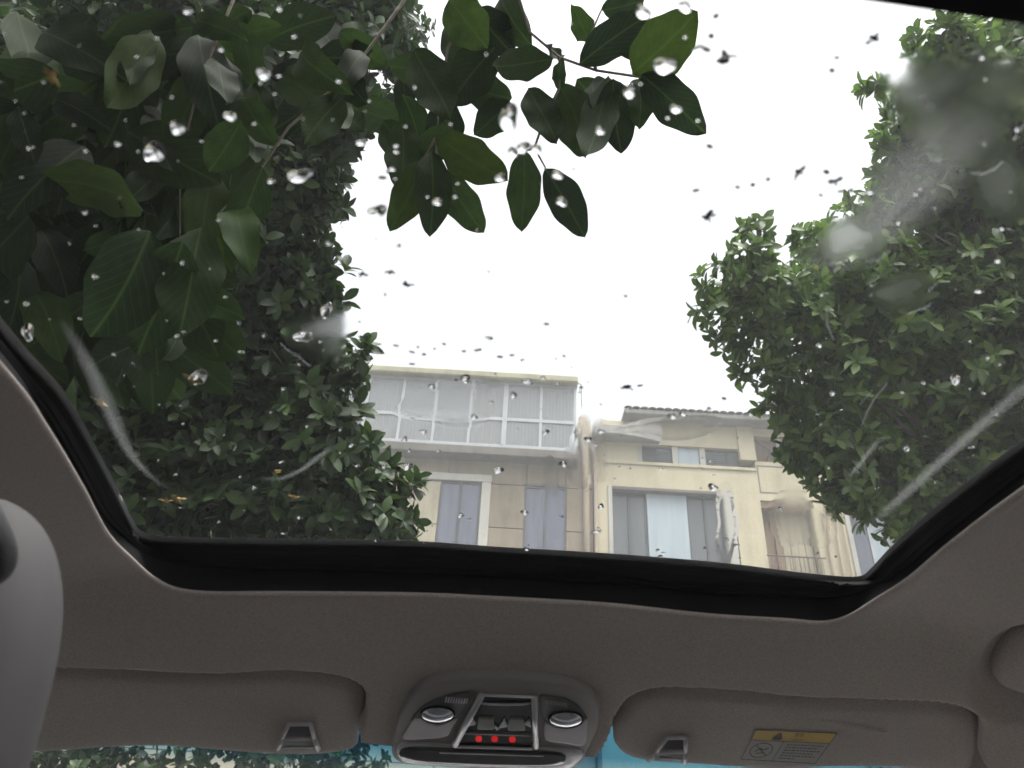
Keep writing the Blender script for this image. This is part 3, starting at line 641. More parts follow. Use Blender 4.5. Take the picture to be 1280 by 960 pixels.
for pts in ([(1077, 532), (1084, 515), (1093, 498), (1107, 482), (1109, 478)], [(1042, 425), (1034, 405), (1033, 385)], [(1075, 506), (1090, 488)], [(985, 340), (990, 318)]):
    mb = MB(); mb.tube([onglass(x, y, .2900) for x, y in pts], [.0002] + [.0004] * (len(pts) - 2) + [.0002], 5); mb.build('glass_scratch', M['scratch'], car)
# closed thin patches of water: rippled over the houses, frosted over the upper right tree
def film(name, px, py, a, b, seed, mat, kind='stuff', th=.0004):
    r_ = random.Random(seed); n = 36; ph = [r_.uniform(0, 6.28) for _ in range(4)]; v = []; top = []
    for i in range(n):
        t = 2 * math.pi * i / n; k = 1 + .18 * math.sin(2 * t + ph[0]) + .14 * math.sin(3 * t + ph[1]) + .09 * math.sin(5 * t + ph[2]) + .06 * math.sin(8 * t + ph[3])
        v.append(onglass(px + a * k * math.cos(t), py + b * k * math.sin(t), 0.2935))
    c = onglass(px, py, 0.2935); f = []; L = [np.array(v)]
    for s_, h in ((1.0, 1.0), (.9, 1.0), (.6, 1.0), (.3, 1.0)): L.append(c + (L[0] - c) * s_ + np.array([0, 0, th * h]))
    V_ = np.concatenate(L + [[c + np.array([0, 0, th])]])
    for k in range(4):
        for i in range(n): f.append((k * n + i, k * n + (i + 1) % n, (k + 1) * n + (i + 1) % n, (k + 1) * n + i))
    for i in range(n): f.append((4 * n + i, 4 * n + (i + 1) % n, len(V_) - 1))
    f.append(tuple(range(n - 1, -1, -1))); return V_, f
def mat_wet(name, ior, rough, bmp, bscale):
    """soft-edged wet film: roughness and ripple fade out towards the patch's rim (UV.x runs 0 at the rim to 1 inside)"""
    m, t, b, o = new_mat(name); t.nodes.remove(b); g = t.nodes.new('ShaderNodeBsdfRefraction'); g.distribution = 'GGX'; g.inputs['IOR'].default_value = ior; g.inputs['Color'].default_value = (.985, .985, .985, 1)
    sp = t.nodes.new('ShaderNodeSeparateXYZ'); t.links.new(coords(t, kind='UV'), sp.inputs[0]); n = noise_node(t, coords(t), 22, 3, .5)
    mu = t.nodes.new('ShaderNodeMath'); mu.operation = 'MULTIPLY'; t.links.new(ramp(t, sp.outputs[0], [(0, 0.0), (1, rough)]), mu.inputs[0]); t.links.new(ramp(t, n.outputs[0], [(.35, .35), (.6, 1.0)]), mu.inputs[1]); t.links.new(mu.outputs[0], g.inputs['Roughness'])
    if bmp:
        n2 = noise_node(t, coords(t), bscale, 3, .5); m3 = t.nodes.new('ShaderNodeMath'); m3.operation = 'MULTIPLY'; t.links.new(n2.outputs[0], m3.inputs[0]); t.links.new(ramp(t, sp.outputs[0], [(0, 0.0), (.5, 1.0)]), m3.inputs[1])
        bb = t.nodes.new('ShaderNodeBump'); bb.inputs['Strength'].default_value = bmp; bb.inputs['Distance'].default_value = .001; t.links.new(m3.outputs[0], bb.inputs['Height']); t.links.new(bb.outputs[0], g.inputs['Normal'])
    t.links.new(g.outputs[0], o.inputs['Surface']); return m
def wet(name, patches, mat, label, seed):
    V_, F_, U_ = [], [], []
    for q, (px, py, a, b) in enumerate(patches):
        r_ = random.Random(seed + q); n = 40; ph = [r_.uniform(0, 6.28) for _ in range(4)]; L = []
        z0 = .2936 + .00025 * q
        for i in range(n):
            t = 2 * math.pi * i / n; k = 1 + .16 * math.sin(2 * t + ph[0]) + .12 * math.sin(3 * t + ph[1]) + .07 * math.sin(5 * t + ph[2]); L.append(onglass(px + a * k * math.cos(t), py + b * k * math.sin(t), z0))
        L = np.array(L); c = onglass(px, py, z0); base = len(V_); rings = (1.0, .8, .6, .4, .2)
        for dz in (0, .00018):
            for s_ in rings: V_ += list(c + (L - c) * s_ + np.array([0, 0, dz])); U_ += [min(1, (1 - s_) * 1.6)] * n
            V_.append(c + np.array([0, 0, dz])); U_.append(1)
        m_ = len(rings) * n + 1
        for lay in (0, 1):
            o_ = base + lay * m_
            for k in range(len(rings) - 1):
                for i in range(n): f = (o_ + k * n + i, o_ + k * n + (i + 1) % n, o_ + (k + 1) * n + (i + 1) % n, o_ + (k + 1) * n + i); F_.append(f if lay else f[::-1])
            for i in range(n): f = (o_ + (len(rings) - 1) * n + i, o_ + (len(rings) - 1) * n + (i + 1) % n, o_ + m_ - 1); F_.append(f if lay else f[::-1])
        for i in range(n): F_.append((base + i, base + (i + 1) % n, base + m_ + (i + 1) % n, base + m_ + i))
    o = mesh(name, V_, F_, mat); ul = o.data.uv_layers.new(name='UVMap'); li = np.zeros(len(o.data.loops), int); o.data.loops.foreach_get('vertex_index', li)
    u = np.array(U_)[li]; ul.data.foreach_set('uv', np.stack([u, u * 0], 1).ravel()); tag(o, label, 'water film', kind='stuff'); return o
wet('blurred_wet_film', [(1200, 125, 90, 95), (1065, 300, 42, 34), (1125, 365, 50, 25), (1250, 230, 50, 50)], mat_wet('blurring_wet_film', 1.10, .42, 0, 1), 'blurring wet film on the glass over the upper right tree', 3)
wet('wet_film', [(400, 420, 40, 45)], mat_wet('blurring_thin_film', 1.10, .40, 0, 1), 'blurring wet film on the glass over the left foliage', 13)
wet('rippled_wet_film', [(690, 625, 14, 50), (560, 505, 70, 26), (735, 560, 24, 60), (908, 655, 16, 46), (840, 535, 70, 14), (1000, 650, 40, 40)], mat_wet('rippling_wet_film', 1.07, .015, .22, 200), 'thin rippled rain film on the glass in front of the houses', 23)

# ------------------------------------------------------------------ street and houses
M['asphalt'] = plain('asphalt', (.05, .05, .052), .8, var=.25, vs=3, bmp=.4, bs_=90, bd=.01)
M['paving'] = plain('paving', (.17, .165, .15), .85, var=.15, vs=2)
def sheet_z(name, x0, x1, y0, y1, z, mat, label):
    o = mesh(name, [(x0, y0, z), (x1, y0, z), (x1, y1, z), (x0, y1, z)], [(0, 1, 2, 3)], mat); tag(o, label, None, kind='structure'); return o
sheet_z('ground', -600, 600, -600, 600, 0, plain('soil', (.11, .10, .08), .9, var=.2, vs=.3), 'bare ground reaching to the horizon')
sheet_z('road', -60, 60, -4, 14, .004, M['asphalt'], 'dark asphalt road between the car and the houses')
mb = MB(); mb.box(-60, 60, 14, 19.6, 0, .13); tag(mb.build('pavement', M['paving']), 'pale pavement in front of the houses', kind='structure')

YF = 20.0
def fx(px, py=600, Y=YF): return on_y(px, py, Y)[0]
def fz(px, py, Y=YF): return on_y(px, py, Y)[2]
def zrow(py, px=700): return fz(px, py)
def W(px, py): p = on_y(px, py, YF); return p[0], p[2]
M['cream'] = mat_stained('cream_render', (.42, .38, .265), (.26, .225, .15), .6)
M['brownwall'] = mat_stained('brown_cement_panel', (.205, .17, .122), (.11, .09, .06), .85)
M['tanwall'] = mat_stained('cream_cement_panel', (.33, .30, .215), (.18, .155, .11), .75)
M['joint'] = plain('dark_joint', (.13, .11, .085), .9)
M['whitetrim'] = mat_stained('white_window_surround', (.36, .355, .32), (.20, .19, .16), .5)
M['stainband'] = mat_stained('sooty_ledge', (.13, .12, .105), (.05, .045, .04), .9)
M['aluminium'] = plain('white_aluminium_frame', (.25, .27, .28), .5, .1, var=.12, vs=3)
M['darkframe'] = plain('dark_window_frame', (.022, .024, .028), .45, var=.3, vs=8)
M['greyslab'] = mat_stained('grey_eave_slab', (.25, .245, .225), (.12, .115, .105), .9)
M['creamslab'] = mat_stained('cream_eave_slab', (.29, .28, .19), (.13, .12, .08), .7)
M['wood'] = mat_stained('weathered_wood_board', (.19, .135, .085), (.09, .065, .045), .8)
M['pipe'] = mat_stained('tan_plastic_pipe', (.20, .165, .12), (.13, .10, .07), .6); M['whitepipe'] = plain('white_pipe', (.6, .6, .58), .4)
M['iron'] = plain('rusty_iron', (.09, .06, .045), .7, var=.4, vs=12)
M['tile'] = plain('weathered_roof_tile', (.20, .185, .165), .85, var=.35, vs=4, bmp=.3, bs_=20, bd=.02)
def window_glass(name, col, rough=.12, stripes=0):
    m, t, b, o = new_mat(name); b.inputs['Roughness'].default_value = rough; b.inputs['Specular IOR Level'].default_value = .35
    co = coords(t, (1, 1, .12)); n = noise_node(t, co, 7 if stripes else 2, 4, .6); c = np.array(col)
    t.links.new(ramp(t, n.outputs[0], [(.3, tuple(c * .78)), (.7, tuple(np.minimum(c * 1.18, 1)))]), b.inputs['Base Color']); return m
M['pane_grey'] = window_glass('dusty_grey_pane', (.085, .093, .100)); M['pane_lilac'] = window_glass('lilac_curtained_pane', (.085, .094, .125), .1, 1)
M['pane_balcony'] = window_glass('balcony_pane', (.30, .305, .305), .15, 1); M['pane_pale'] = window_glass('pale_blue_board', (.25, .30, .33), .5)
M['curtain'] = window_glass('pleated_curtain', (.20, .195, .185), .9, 1); M['curtain_pink'] = window_glass('pinkish_curtain', (.25, .195, .185), .9, 1)
M['dark'] = plain('dark_interior', (.03, .03, .03), .9)
M['balcony_glass'] = plain('thin_balcony_glass', (.8, .8, .8), .05)
def glassy(name, col, alpha):
    m, t, b, o = new_mat(name); b.inputs['Base Color'].default_value = (*col, 1); b.inputs['Roughness'].default_value = .06
    x = t.nodes.new('ShaderNodeBsdfTransparent'); ms = t.nodes.new('ShaderNodeMixShader'); ms.inputs[0].default_value = alpha
    t.links.new(x.outputs[0], ms.inputs[1]); t.links.new(b.outputs[0], ms.inputs[2]); t.links.new(ms.outputs[0], o.inputs['Surface']); return m
M['bglass'] = glassy('dusty_balcony_glass', (.24, .255, .26), .5)

hl = empty('beige_house', (-3.5, 22, 0), 'beige cement house with glazed rooftop balcony and two tall windows', 'building')
xr = fx(741)                                     # right end of the left house
Z1 = zrow(559)                                    # underside of balcony
zt = zrow(473)
def bxp(name, x0, x1, y0, y1, z0, z1, mat, par, b=0): return MB().box(x0, x1, y0, y1, z0, z1, b).build(name, mat, par)
bxp('wall', -16, xr, YF + .06, YF + 8, 0, Z1 + .1, M['joint'], hl)
# cladding panels with recessed joints, openings left for the windows
xs = [fx(p) for p in (250, 300, 352, 404, 456, 503, 553)] ; xw = [fx(552), fx(602), fx(613), fx(657), fx(708), fx(741)]
wz1 = zrow(604, 600); wz0 = zrow(604, 600) - 2.15
zb = zrow(560)
rows_z = [0.15, 1.9, 3.6, 5.3, wz0 - .02, zrow(664) , wz1, zb]
def clad(x0, x1, z0, z1, mat=None, tone=None):
    g = .012; dy = random.uniform(0, .008)
    MB().box(x0 + g, x1 - g, YF - .0 - dy, YF + .06, z0 + g, z1 - g, .006).build('wall_panel', mat or M['brownwall'], hl)
cols = [-12, -10.2, -8.6, -7.1, -5.6, xs[4], fx(503)]
for a, b in zip(cols[:-1], cols[1:]):
    for c, d in zip(rows_z[:-1], rows_z[1:]): clad(a, b, c, d, M['tanwall'])
for c, d in zip(rows_z[:-1], rows_z[1:]):
    top = d > wz1 + .1
    if top:
        for a, b in ((fx(503), fx(560)), (fx(560), fx(658)), (fx(658), fx(707)), (fx(707), xr)): clad(a, b, c, d)
    else:
        inwin = c >= wz0 - .1
        clad(fx(503), xw[0] if inwin else fx(575), c, d, M['tanwall'])
        if not inwin: clad(fx(575), xw[2], c, d, M['tanwall'])
        clad(xw[2], xw[3], c, d)
        if not inwin: clad(xw[3], xw[4], c, d)
        clad(xw[4], xr, c, d)
# white surround of the left window
bxp('window_surround', fx(498), xw[2] + .04, YF - .07, YF - .002, wz1 + .02, wz1 + .24, M['whitetrim'], hl, .01)
bxp('window_surround', xw[1] + .02, xw[2] + .03, YF - .06, YF - .002, 5.3, wz1 + .018, M['whitetrim'], hl, .01)
def casement(par, x0, x1, z0, z1, n, pane, frame='darkframe', depth=.16, fw=.045, bars=(), name='window'):
    """frame set back in the wall, n leaves with one pane each"""
    mb = MB(); y0, y1 = YF + depth - .06, YF + depth
    mb.box(x0, x1, y0, y1, z1 - fw, z1); mb.box(x0, x1, y0, y1, z0, z0 + fw)
    wd = (x1 - x0)
    for i in range(n + 1):
        xx = x0 + wd * i / n; a, b = (xx, xx + fw) if i == 0 else ((xx - fw, xx) if i == n else (xx - fw / 1.4, xx + fw / 1.4)); mb.box(a, b, y0 + .002, y1 - .002, z0 + fw, z1 - fw)
    for zz in bars: mb.box(x0 + fw, x1 - fw, y0 + .004, y1 - .004, zz - fw / 2, zz + fw / 2)
    o = mb.build(name, M[frame], par)
    for i in range(n):
        a, b = x0 + wd * i / n + fw * .9, x0 + wd * (i + 1) / n - fw * .9
        MB().box(a, b, y1 - .025, y1 - .012, z0 + fw * .9, z1 - fw * .9).build('window_pane', M[pane[i % len(pane)]] , o)
    return o
bxp('window_reveal', xw[0] - .02, xw[1] + .02, YF + .165, YF + .2, wz0 - .05, wz1 + .05, M['dark'], hl)
# openings: push the backing wall back by covering with dark recess boxes in front of it
casement(hl, xw[0], xw[1], wz0, wz1, 2, ['pane_lilac'], depth=.055, bars=(wz0 + .28,))
casement(hl, xw[3], xw[4], wz0, wz1 - .02, 2, ['pane_lilac'], depth=.055, bars=(wz0 + .25,))
for a, b in ((xw[0], xw[1]), (xw[3], xw[4])):
    bxp('window_sill', a - .05, b + .05, YF - .12, YF - .02, wz0 - .1, wz0 - .03, M['stainband'], hl, .01)
    bxp('window_lintel', a - .03, b + .03, YF - .03, YF + .03, wz1 + .0, wz1 + .07 if a > 0 else wz1 + .015, M['stainband'], hl)
# more storeys below, out of the sunroof's view but behind the windscreen
for zz in (1.2, 4.2):
    for k in range(4): casement(hl, -8.2 + 2.6 * k, -7.2 + 2.6 * k, zz - (0 if zz > 2 else .2), zz + 1.3, 2, ['pane_grey'], depth=-.01)
# glazed rooftop balcony, overhanging a little
YB = YF - .45
def bx_(px, py=520): return on_y(px, py, YB)[0]
def bz_(py, px=600): return on_y(px, py, YB)[2]
zb0, zr_, zb1 = bz_(556), bz_(522), bz_(476)
xL, xR = bx_(330), bx_(720)
bal = empty('glazed_balcony', (0, YB + .5, zb0), parent=hl); bal['label'] = 'white framed glazed balcony on the roof with curtains'
bxp('balcony_slab', xL - .1, xR + .1, YB - .02, YF + 4, zb0 - .30, zb0 - .04, M['stainband'], hl, .02)
mb = MB(); fr = .06
mull = [bx_(p) for p in (366, 410, 455, 500, 543, 587.5, 631, 676)]
mb.box(xL, xR, YB, YB + .06, zb0 - .038, zb0 + .05); mb.box(xL, xR, YB, YB + .06, zr_ - .05, zr_ + .05); mb.box(xL, xR, YB, YB + .06, zb1 - .09, zb1)
edges = [xL] + mull + [xR - .03]
for e in edges:
    wv = .07 if abs(e - bx_(631)) < .01 else .04
    mb.box(e - wv, e + wv, YB + .003, YB + .057, zb0 + .05, zr_ - .05); mb.box(e - wv, e + wv, YB + .003, YB + .057, zr_ + .05, zb1 - .09)
mb.build('balcony_frame', M['aluminium'], bal)
for i, (a, b) in enumerate(zip(edges[:-1], edges[1:])):
    for (c, d) in ((zb0 + .05, zr_ - .05), (zr_ + .05, zb1 - .09)):
        MB().box(a + .03, b - .03, YB + .026, YB + .034, c, d).build('balcony_pane', M['bglass'], bal)
    # pleated curtain behind every bay
    n = 30; v = []; f = []; xa, xb = a + .04, b - .04
    gap = 0 if i % 3 else .15
    for k in range(n + 1):
        x = xa + (xb - xa - gap) * k / n; y = YB + .22 + .03 * math.sin(k * 1.9 + i) + .012 * math.sin(k * .7)
        v += [(x, y, zb0), (x + .01 * math.sin(k), y, zb1 - .1)]
    for k in range(n): f.append((2 * k, 2 * k + 2, 2 * k + 3, 2 * k + 1))
    mesh('curtain', v, f, M['curtain_pink'] if i == 6 else M['curtain'], bal, True)
bxp('balcony_back_wall', xL, xR, YB + 2.5, YB + 2.6, zb0, zb1, M['tanwall'], bal)
bxp('balcony_side_wall', xL - .1, xL, YB, YB + 2.6, zb0, zb1, M['tanwall'], bal); 
bxp('eave_slab', xL - .3, bx_(722), YB - .22, YB + 3, zb1 + .003, zb1 + .24, M['creamslab'], hl, .04)
mb = MB(); mb.tube([(bx_(722), YB - .04, zb1 + .10), (bx_(722) + .12, YB - .04, zb1 + .05), (bx_(724) + .12, YB - .04, zb0 - .3)], .035, 8); mb.build('drain_pipe', M['whitepipe'], hl, True)
mb = MB(); mb.tube([(fx(732), YF - .1, zrow(524)), (fx(733), YF - .1, 5)], .09, 10); mb.build('drain_pipe', M['pipe'], hl, True)
mb = MB(); mb.tube([(fx(744), YF - .13, zrow(535)), (fx(744), YF - .13, 0.2)], .06, 10); mb.build('drain_pipe', M['pipe'], hl, True)
bxp('chimney_pier', fx(724), fx(739), YF - .05, YF + .5, Z1, zrow(524), M['tanwall'], hl, .02)

# cream house on the right
hr_ = empty('cream_house', (9, 22, 0), 'cream rendered house with tiled eave, grey shop-like windows and a railed recess', 'building')
X0, X1 = fx(747), 22
P_ = lambda px, py: W(px, py)
gx0, gx1 = fx(766, 660), fx(908, 660); gz1 = fz(830, 615); gz0 = gz1 - 3.0
rx0, rx1 = fx(957, 675), fx(1022, 675); rz1 = fz(980, 627); rz0 = rz1 - 2.9
ux = [fx(803, 568), fx(841, 568), fx(848, 568), fx(875, 568), fx(882, 568), fx(924, 568)]; uz0 = fz(860, 581); uz1 = fz(860, 558)
ox0, ox1 = fx(943, 560), fx(1010, 560); oz0, oz1 = fz(970, 578), fz(970, 546)
wx0, wx1 = fx(1066, 670), fx(1118, 670); vz1 = fz(1090, 640)
ztop = fz(860, 531)
def wallbit(a, b, c, d, y0=YF, mat='cream', nm='wall'): return bxp(nm, a, b, y0, YF + .45, c, d, M[mat], hr_)
# walls built as piers and bands round the openings, butted end to end
wallbit(X0, gx0 - .12, 0, uz0); wallbit(gx0 - .12, gx1 + .30, 0, gz0); wallbit(gx0 - .12, gx1 + .30, gz1 + .10, uz0)
wallbit(gx1 + .30, rx0, 0, uz0); wallbit(rx0, rx1, 0, rz0); wallbit(rx0, rx1, rz1, oz0); wallbit(rx1, wx0, 0, oz0); wallbit(wx0, wx1, 0, vz1 - 2.4); wallbit(wx0, wx1, vz1, oz0); wallbit(wx1, X1, 0, oz0)
wallbit(X0, ux[0] - .15, uz0, ztop - .002); wallbit(ux[1], ux[2], uz0, uz1, YF + .05, 'whitetrim', 'window_pier'); wallbit(ux[3], ux[4], uz0, uz1, YF + .05, 'whitetrim', 'window_pier'); wallbit(ux[0] - .15, ux[0], uz0, uz1, YF + .05, 'whitetrim', 'window_pier')
wallbit(ux[5], ox0, oz0 if oz0 > uz0 else uz0, ztop - .002, YF - .06, 'cream', 'pier'); wallbit(ux[0] - .15, ux[5], uz1, ztop - .002)
wallbit(ox0, ox1 + 3, oz1, oz1 + .35, YF + .02); wallbit(ox1, ox1 + .3, oz0, oz1, YF + .02)
bxp('back_wall', X0 + .1, X1, YF + .5, YF + 8, 0, ztop, M['dark'], hr_)
# band course proud of the wall
bxp('string_course', X0 + .02, rx0, YF - .05, YF - .002, uz0 - .10, uz0 - .002, M['cream'], hr_, .01)
# recessed plaster field outline
mb = MB(); q0, q1, q2, q3 = fx(948, 600), fx(1003, 600), fz(970, 617), fz(970, 583)
for a, b, c, d in ((q0, q1, q3 - .03, q3), (q0, q1, q2, q2 + .03), (q0, q0 + .03, q2 + .03, q3 - .03), (q1 - .03, q1, q2 + .03, q3 - .03)): mb.box(a, b, YF - .012, YF - .002, c, d)
mb.build('plaster_moulding', M['joint'], hr_)
# big window group
sx = [gx0, fx(811, 660), fx(863, 660), gx1]
def fix(a, b, z0, z1, n, pane, frame, depth=.28, name='window', fw=.05, bars=()): return casement(hr_, a, b, z0, z1, n, pane, frame, depth, fw, bars, name)
fix(sx[0], sx[1], gz0, gz1, 2, ['pane_grey'], 'darkframe', bars=(gz0 + .9,)); fix(sx[2], sx[3], gz0, gz1, 2, ['pane_grey'], 'darkframe', bars=(gz0 + .75,))
bxp('blue_panel', sx[1] + .01, sx[2] - .01, YF + .16, YF + .30, gz0, gz1, M['pane_pale'], hr_, .01)
bxp('window_surround', gx0 - .12, gx0, YF - .05, YF + .4, gz0, gz1 + .10, M['whitetrim'], hr_, .01); bxp('window_surround', gx1, gx1 + .26, YF - .03, YF + .4, gz0, gz1 + .10, M['whitetrim'], hr_, .01)
bxp('window_surround', gx0 + .002, gx1 - .002, YF - .03, YF + .4, gz1 + .002, gz1 + .098, M['stainband'], hr_, .01)
# upper small windows: louvred grilles and a white shutter
for a, b in ((ux[0], ux[1]), (ux[4], ux[5])):
    w_ = fix(a, b, uz0 + .03, uz1 - .02, 3 if a > ux[2] else 2, ['pane_grey'], 'darkframe', .2, fw=.03)
    n = 7
    for k in range(n):
        zz = uz0 + .09 + (uz1 - uz0 - .15) * k / n
        MB().box(a + .02, b - .02, YF + .095, YF + .105, zz, zz + .035).build('louvre_slat', M['darkframe'], w_)
bxp('window_shutter', ux[2] + .01, ux[3] - .01, YF + .10, YF + .14, uz0 + .02, uz1 - .01, M['pane_pale'], hr_, .01)
# eaves: grey canopy on the left, tiled eave on the right
bxp('canopy_slab', fx(740), fx(827), YF - .5, YF + .3, fz(785, 543, YF - .5), fz(785, 531, YF - .5), M['greyslab'], hr_, .03)
ez = fz(870, 532, YF - .5); ex0, ex1 = fx(781, 520, YF - .5), fx(975, 520, YF - .5)
bxp('eave_slab', ex0, ex1 + 4, YF - .5, YF + .5, ztop, ztop + .16, M['greyslab'], hr_, .03)
tk = 0
for r_ in range(4):
    x = ex0 + .1 * r_
    while x < ex1 + 1.2:
        n = 6; yb_ = YF - .56 + r_ * .34; z_ = ztop + .17 + r_ * .13; v = []; f = []
        for j, (yy, zz) in enumerate(((yb_, z_), (yb_ + .40, z_ + .15))):
            for k in range(n + 1):
                a = math.pi * k / n; v.append((x + .11 - .11 * math.cos(a), yy, zz + .055 * math.sin(a)))
        for k in range(n): f.append((k, k + 1, n + 2 + k, n + 1 + k))
        v += [(p[0], p[1], p[2] - .018) for p in v]; q = 2 * (n + 1); f += [tuple(q + i for i in g[::-1]) for g in f]; f += [(k + 1, k, q + k, q + k + 1) for k in range(n)]
        mesh('roof_tile', v, f, M['tile'], hr_, True); tk += 1
        x += .235 + random.uniform(-.006, .006)
bxp('roof_slope', ex0 + .1, ex1 + 4, YF + .3, YF + 8, ztop + .17, ztop + .5, M['tile'], hr_)
# right upper recess
bxp('recess_back', ox0, ox1, YF + .35, YF + .4, oz0, oz1, M['wood'], hr_); bxp('post', fx(975, 560) - .05, fx(975, 560) + .05, YF + .05, YF + .15, oz0, oz1, M['whitetrim'], hr_)
mb = MB(); mb.tube([(ox0 + .1, YF + .1, oz1 - .1), (ox0 + .5, YF + .12, oz0 + .4), (ox0 + .3, YF + .12, oz0)], .03, 6); mb.build('cable', M['iron'], hr_, True)
# railed recess with boarded door
bxp('recess_back', rx0, rx1, YF + .38, YF + .44, rz0, rz1, M['wood'], hr_)
nb = 5
for k in range(nb):
    a = rx0 + .38 + (rx1 - rx0 - .42) * k / nb; b = rx0 + .38 + (rx1 - rx0 - .42) * (k + 1) / nb - .012
    MB().box(a, b, YF + .30 + .008 * (k % 2), YF + .375, rz0, rz1 - .25, .004).build('door_board', M['tanwall'] if k else M['wood'], hr_)
bxp('recess_lintel', rx0 + .002, rx1 - .002, YF + .05, YF + .36, rz1 - .22, rz1 - .002, M['wood'], hr_, .01)
rl = MB(); ry = YF - .08; rt = fz(990, 697); rl.tube([(rx0 - .05, ry, rt), (rx1 + .1, ry, rt)], .022, 6); rail = rl.build('railing', M['iron'], hr_)
for k in range(12):
    x = rx0 + .06 + (rx1 - rx0) * k / 11.5; MB().tube([(x, ry, rt - .012), (x + random.uniform(-.02, .02), ry, rt - 1.0)], .011, 5).build('railing_bar', M['iron'], rail)
for p, r_ in ((1036, .045), (1048, .035), (1058, .03)):
    mb = MB(); x = fx(p, 690); mb.tube([(x, YF - .09, fz(p, 640)), (x, YF - .09, .2)], r_, 10); mb.build('drain_pipe', M['pipe'], hr_, True)
casement(hr_, wx0, wx1, vz1 - 2.4, vz1, 2, ['pane_lilac', 'pane_pale'], 'aluminium', .25, .06)
bxp('window_surround', wx0 - .14, wx0, YF - .04, YF + .3, vz1 - 2.4, vz1 + .1, M['whitetrim'], hr_, .01)

# ------------------------------------------------------------------ foliage
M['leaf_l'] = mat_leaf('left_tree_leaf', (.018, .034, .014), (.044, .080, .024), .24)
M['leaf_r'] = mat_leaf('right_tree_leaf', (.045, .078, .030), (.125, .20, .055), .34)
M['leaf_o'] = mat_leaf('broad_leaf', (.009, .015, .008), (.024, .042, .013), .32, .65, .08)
M['bark'] = plain('grey_brown_bark', (.10, .085, .07), .9, var=.35, vs=8, bmp=.8, bs_=25, bd=.02)
ST = np.array([0, .12, .38, .68, .88, 1.0]); WD = np.array([.05, .42, .96, 1.0, .55, .02])
def leaf_geo(pos, d, up, L, Wd, fold=.25, droop=.25, tip=.6):
    """arrays (n,3) base, direction, up-normal, (n,) length/width -> verts, faces, uvs"""
    n = len(pos); d = d / np.linalg.norm(d, axis=1)[:, None]; s = np.cross(d, up); s /= np.linalg.norm(s, axis=1)[:, None] + 1e-9; u = np.cross(s, d)
    rows = []; uv = []
    for k, (t, w) in enumerate(zip(ST, WD)):
        c = pos + d * (L * t)[:, None] - u * (L * droop * t * t)[:, None]
        side = s * (Wd * w / 2)[:, None]; lift = u * (Wd * w / 2 * fold)[:, None]
        rows += [c - side + lift, c, c + side + lift]; uv += [(.5 - .5 * w, t), (.5, t), (.5 + .5 * w, t)]
    V_ = np.stack(rows, 1)                        # n, 18, 3
    m_ = len(ST); q = []
    for k in range(m_ - 1):
        for j in range(2): q.append((3 * k + j, 3 * k + j + 1, 3 * k + j + 4, 3 * k + j + 3))
    return V_.reshape(-1, 3), np.array(q), np.array(uv), 3 * m_
def leaf_object(name, pos, d, up, L, Wd, mat, parent, fold=.25, droop=.25):
    V_, q, uv, vp = leaf_geo(pos, d, up, L, Wd, fold, droop); n = len(pos); org = WORG[parent.name] if parent is not None else np.zeros(3)
    me = bpy.data.meshes.new(name); nf = len(q) * n
    me.vertices.add(len(V_)); me.vertices.foreach_set('co', (V_ - org).ravel())
    idx = (q[None] + (np.arange(n) * vp)[:, None, None]).reshape(-1)
    me.loops.add(nf * 4); me.loops.foreach_set('vertex_index', idx); me.polygons.add(nf)
    me.polygons.foreach_set('loop_start', np.arange(nf) * 4); me.polygons.foreach_set('loop_total', np.full(nf, 4))
    me.polygons.foreach_set('use_smooth', np.ones(nf, bool)); me.update(calc_edges=True); me.validate()
    ul = me.uv_layers.new(name='UVMap'); ul.data.foreach_set('uv', np.tile(uv[q.ravel()], (n, 1)).ravel())
    at = me.attributes.new('tone', 'FLOAT', 'FACE'); at.data.foreach_set('value', np.repeat(rng.random(n), len(q)))
    me.materials.append(mat); o = bpy.data.objects.new(name, me); COL.objects.link(o)
    if parent is not None: o.parent = parent
    WORG[o.name] = org; return o
def frame_matrix(p, d, up, L, Wd):
    d = d / np.linalg.norm(d); s = np.cross(d, up); s /= np.linalg.norm(s) + 1e-9; u = np.cross(s, d)
    return Matrix(((s[0] * Wd, d[0] * L, u[0] * L, p[0]), (s[1] * Wd, d[1] * L, u[1] * L, p[1]), (s[2] * Wd, d[2] * L, u[2] * L, p[2]), (0, 0, 0, 1)))
def unit_leaf(mat, fold, droop):
    o = leaf_object('leaf', np.zeros((1, 3)), np.array([[0, 1.0, 0]]), np.array([[0, 0, 1.0]]), np.ones(1), np.ones(1), mat, None, fold, droop)
    me = o.data; bpy.data.objects.remove(o); return me
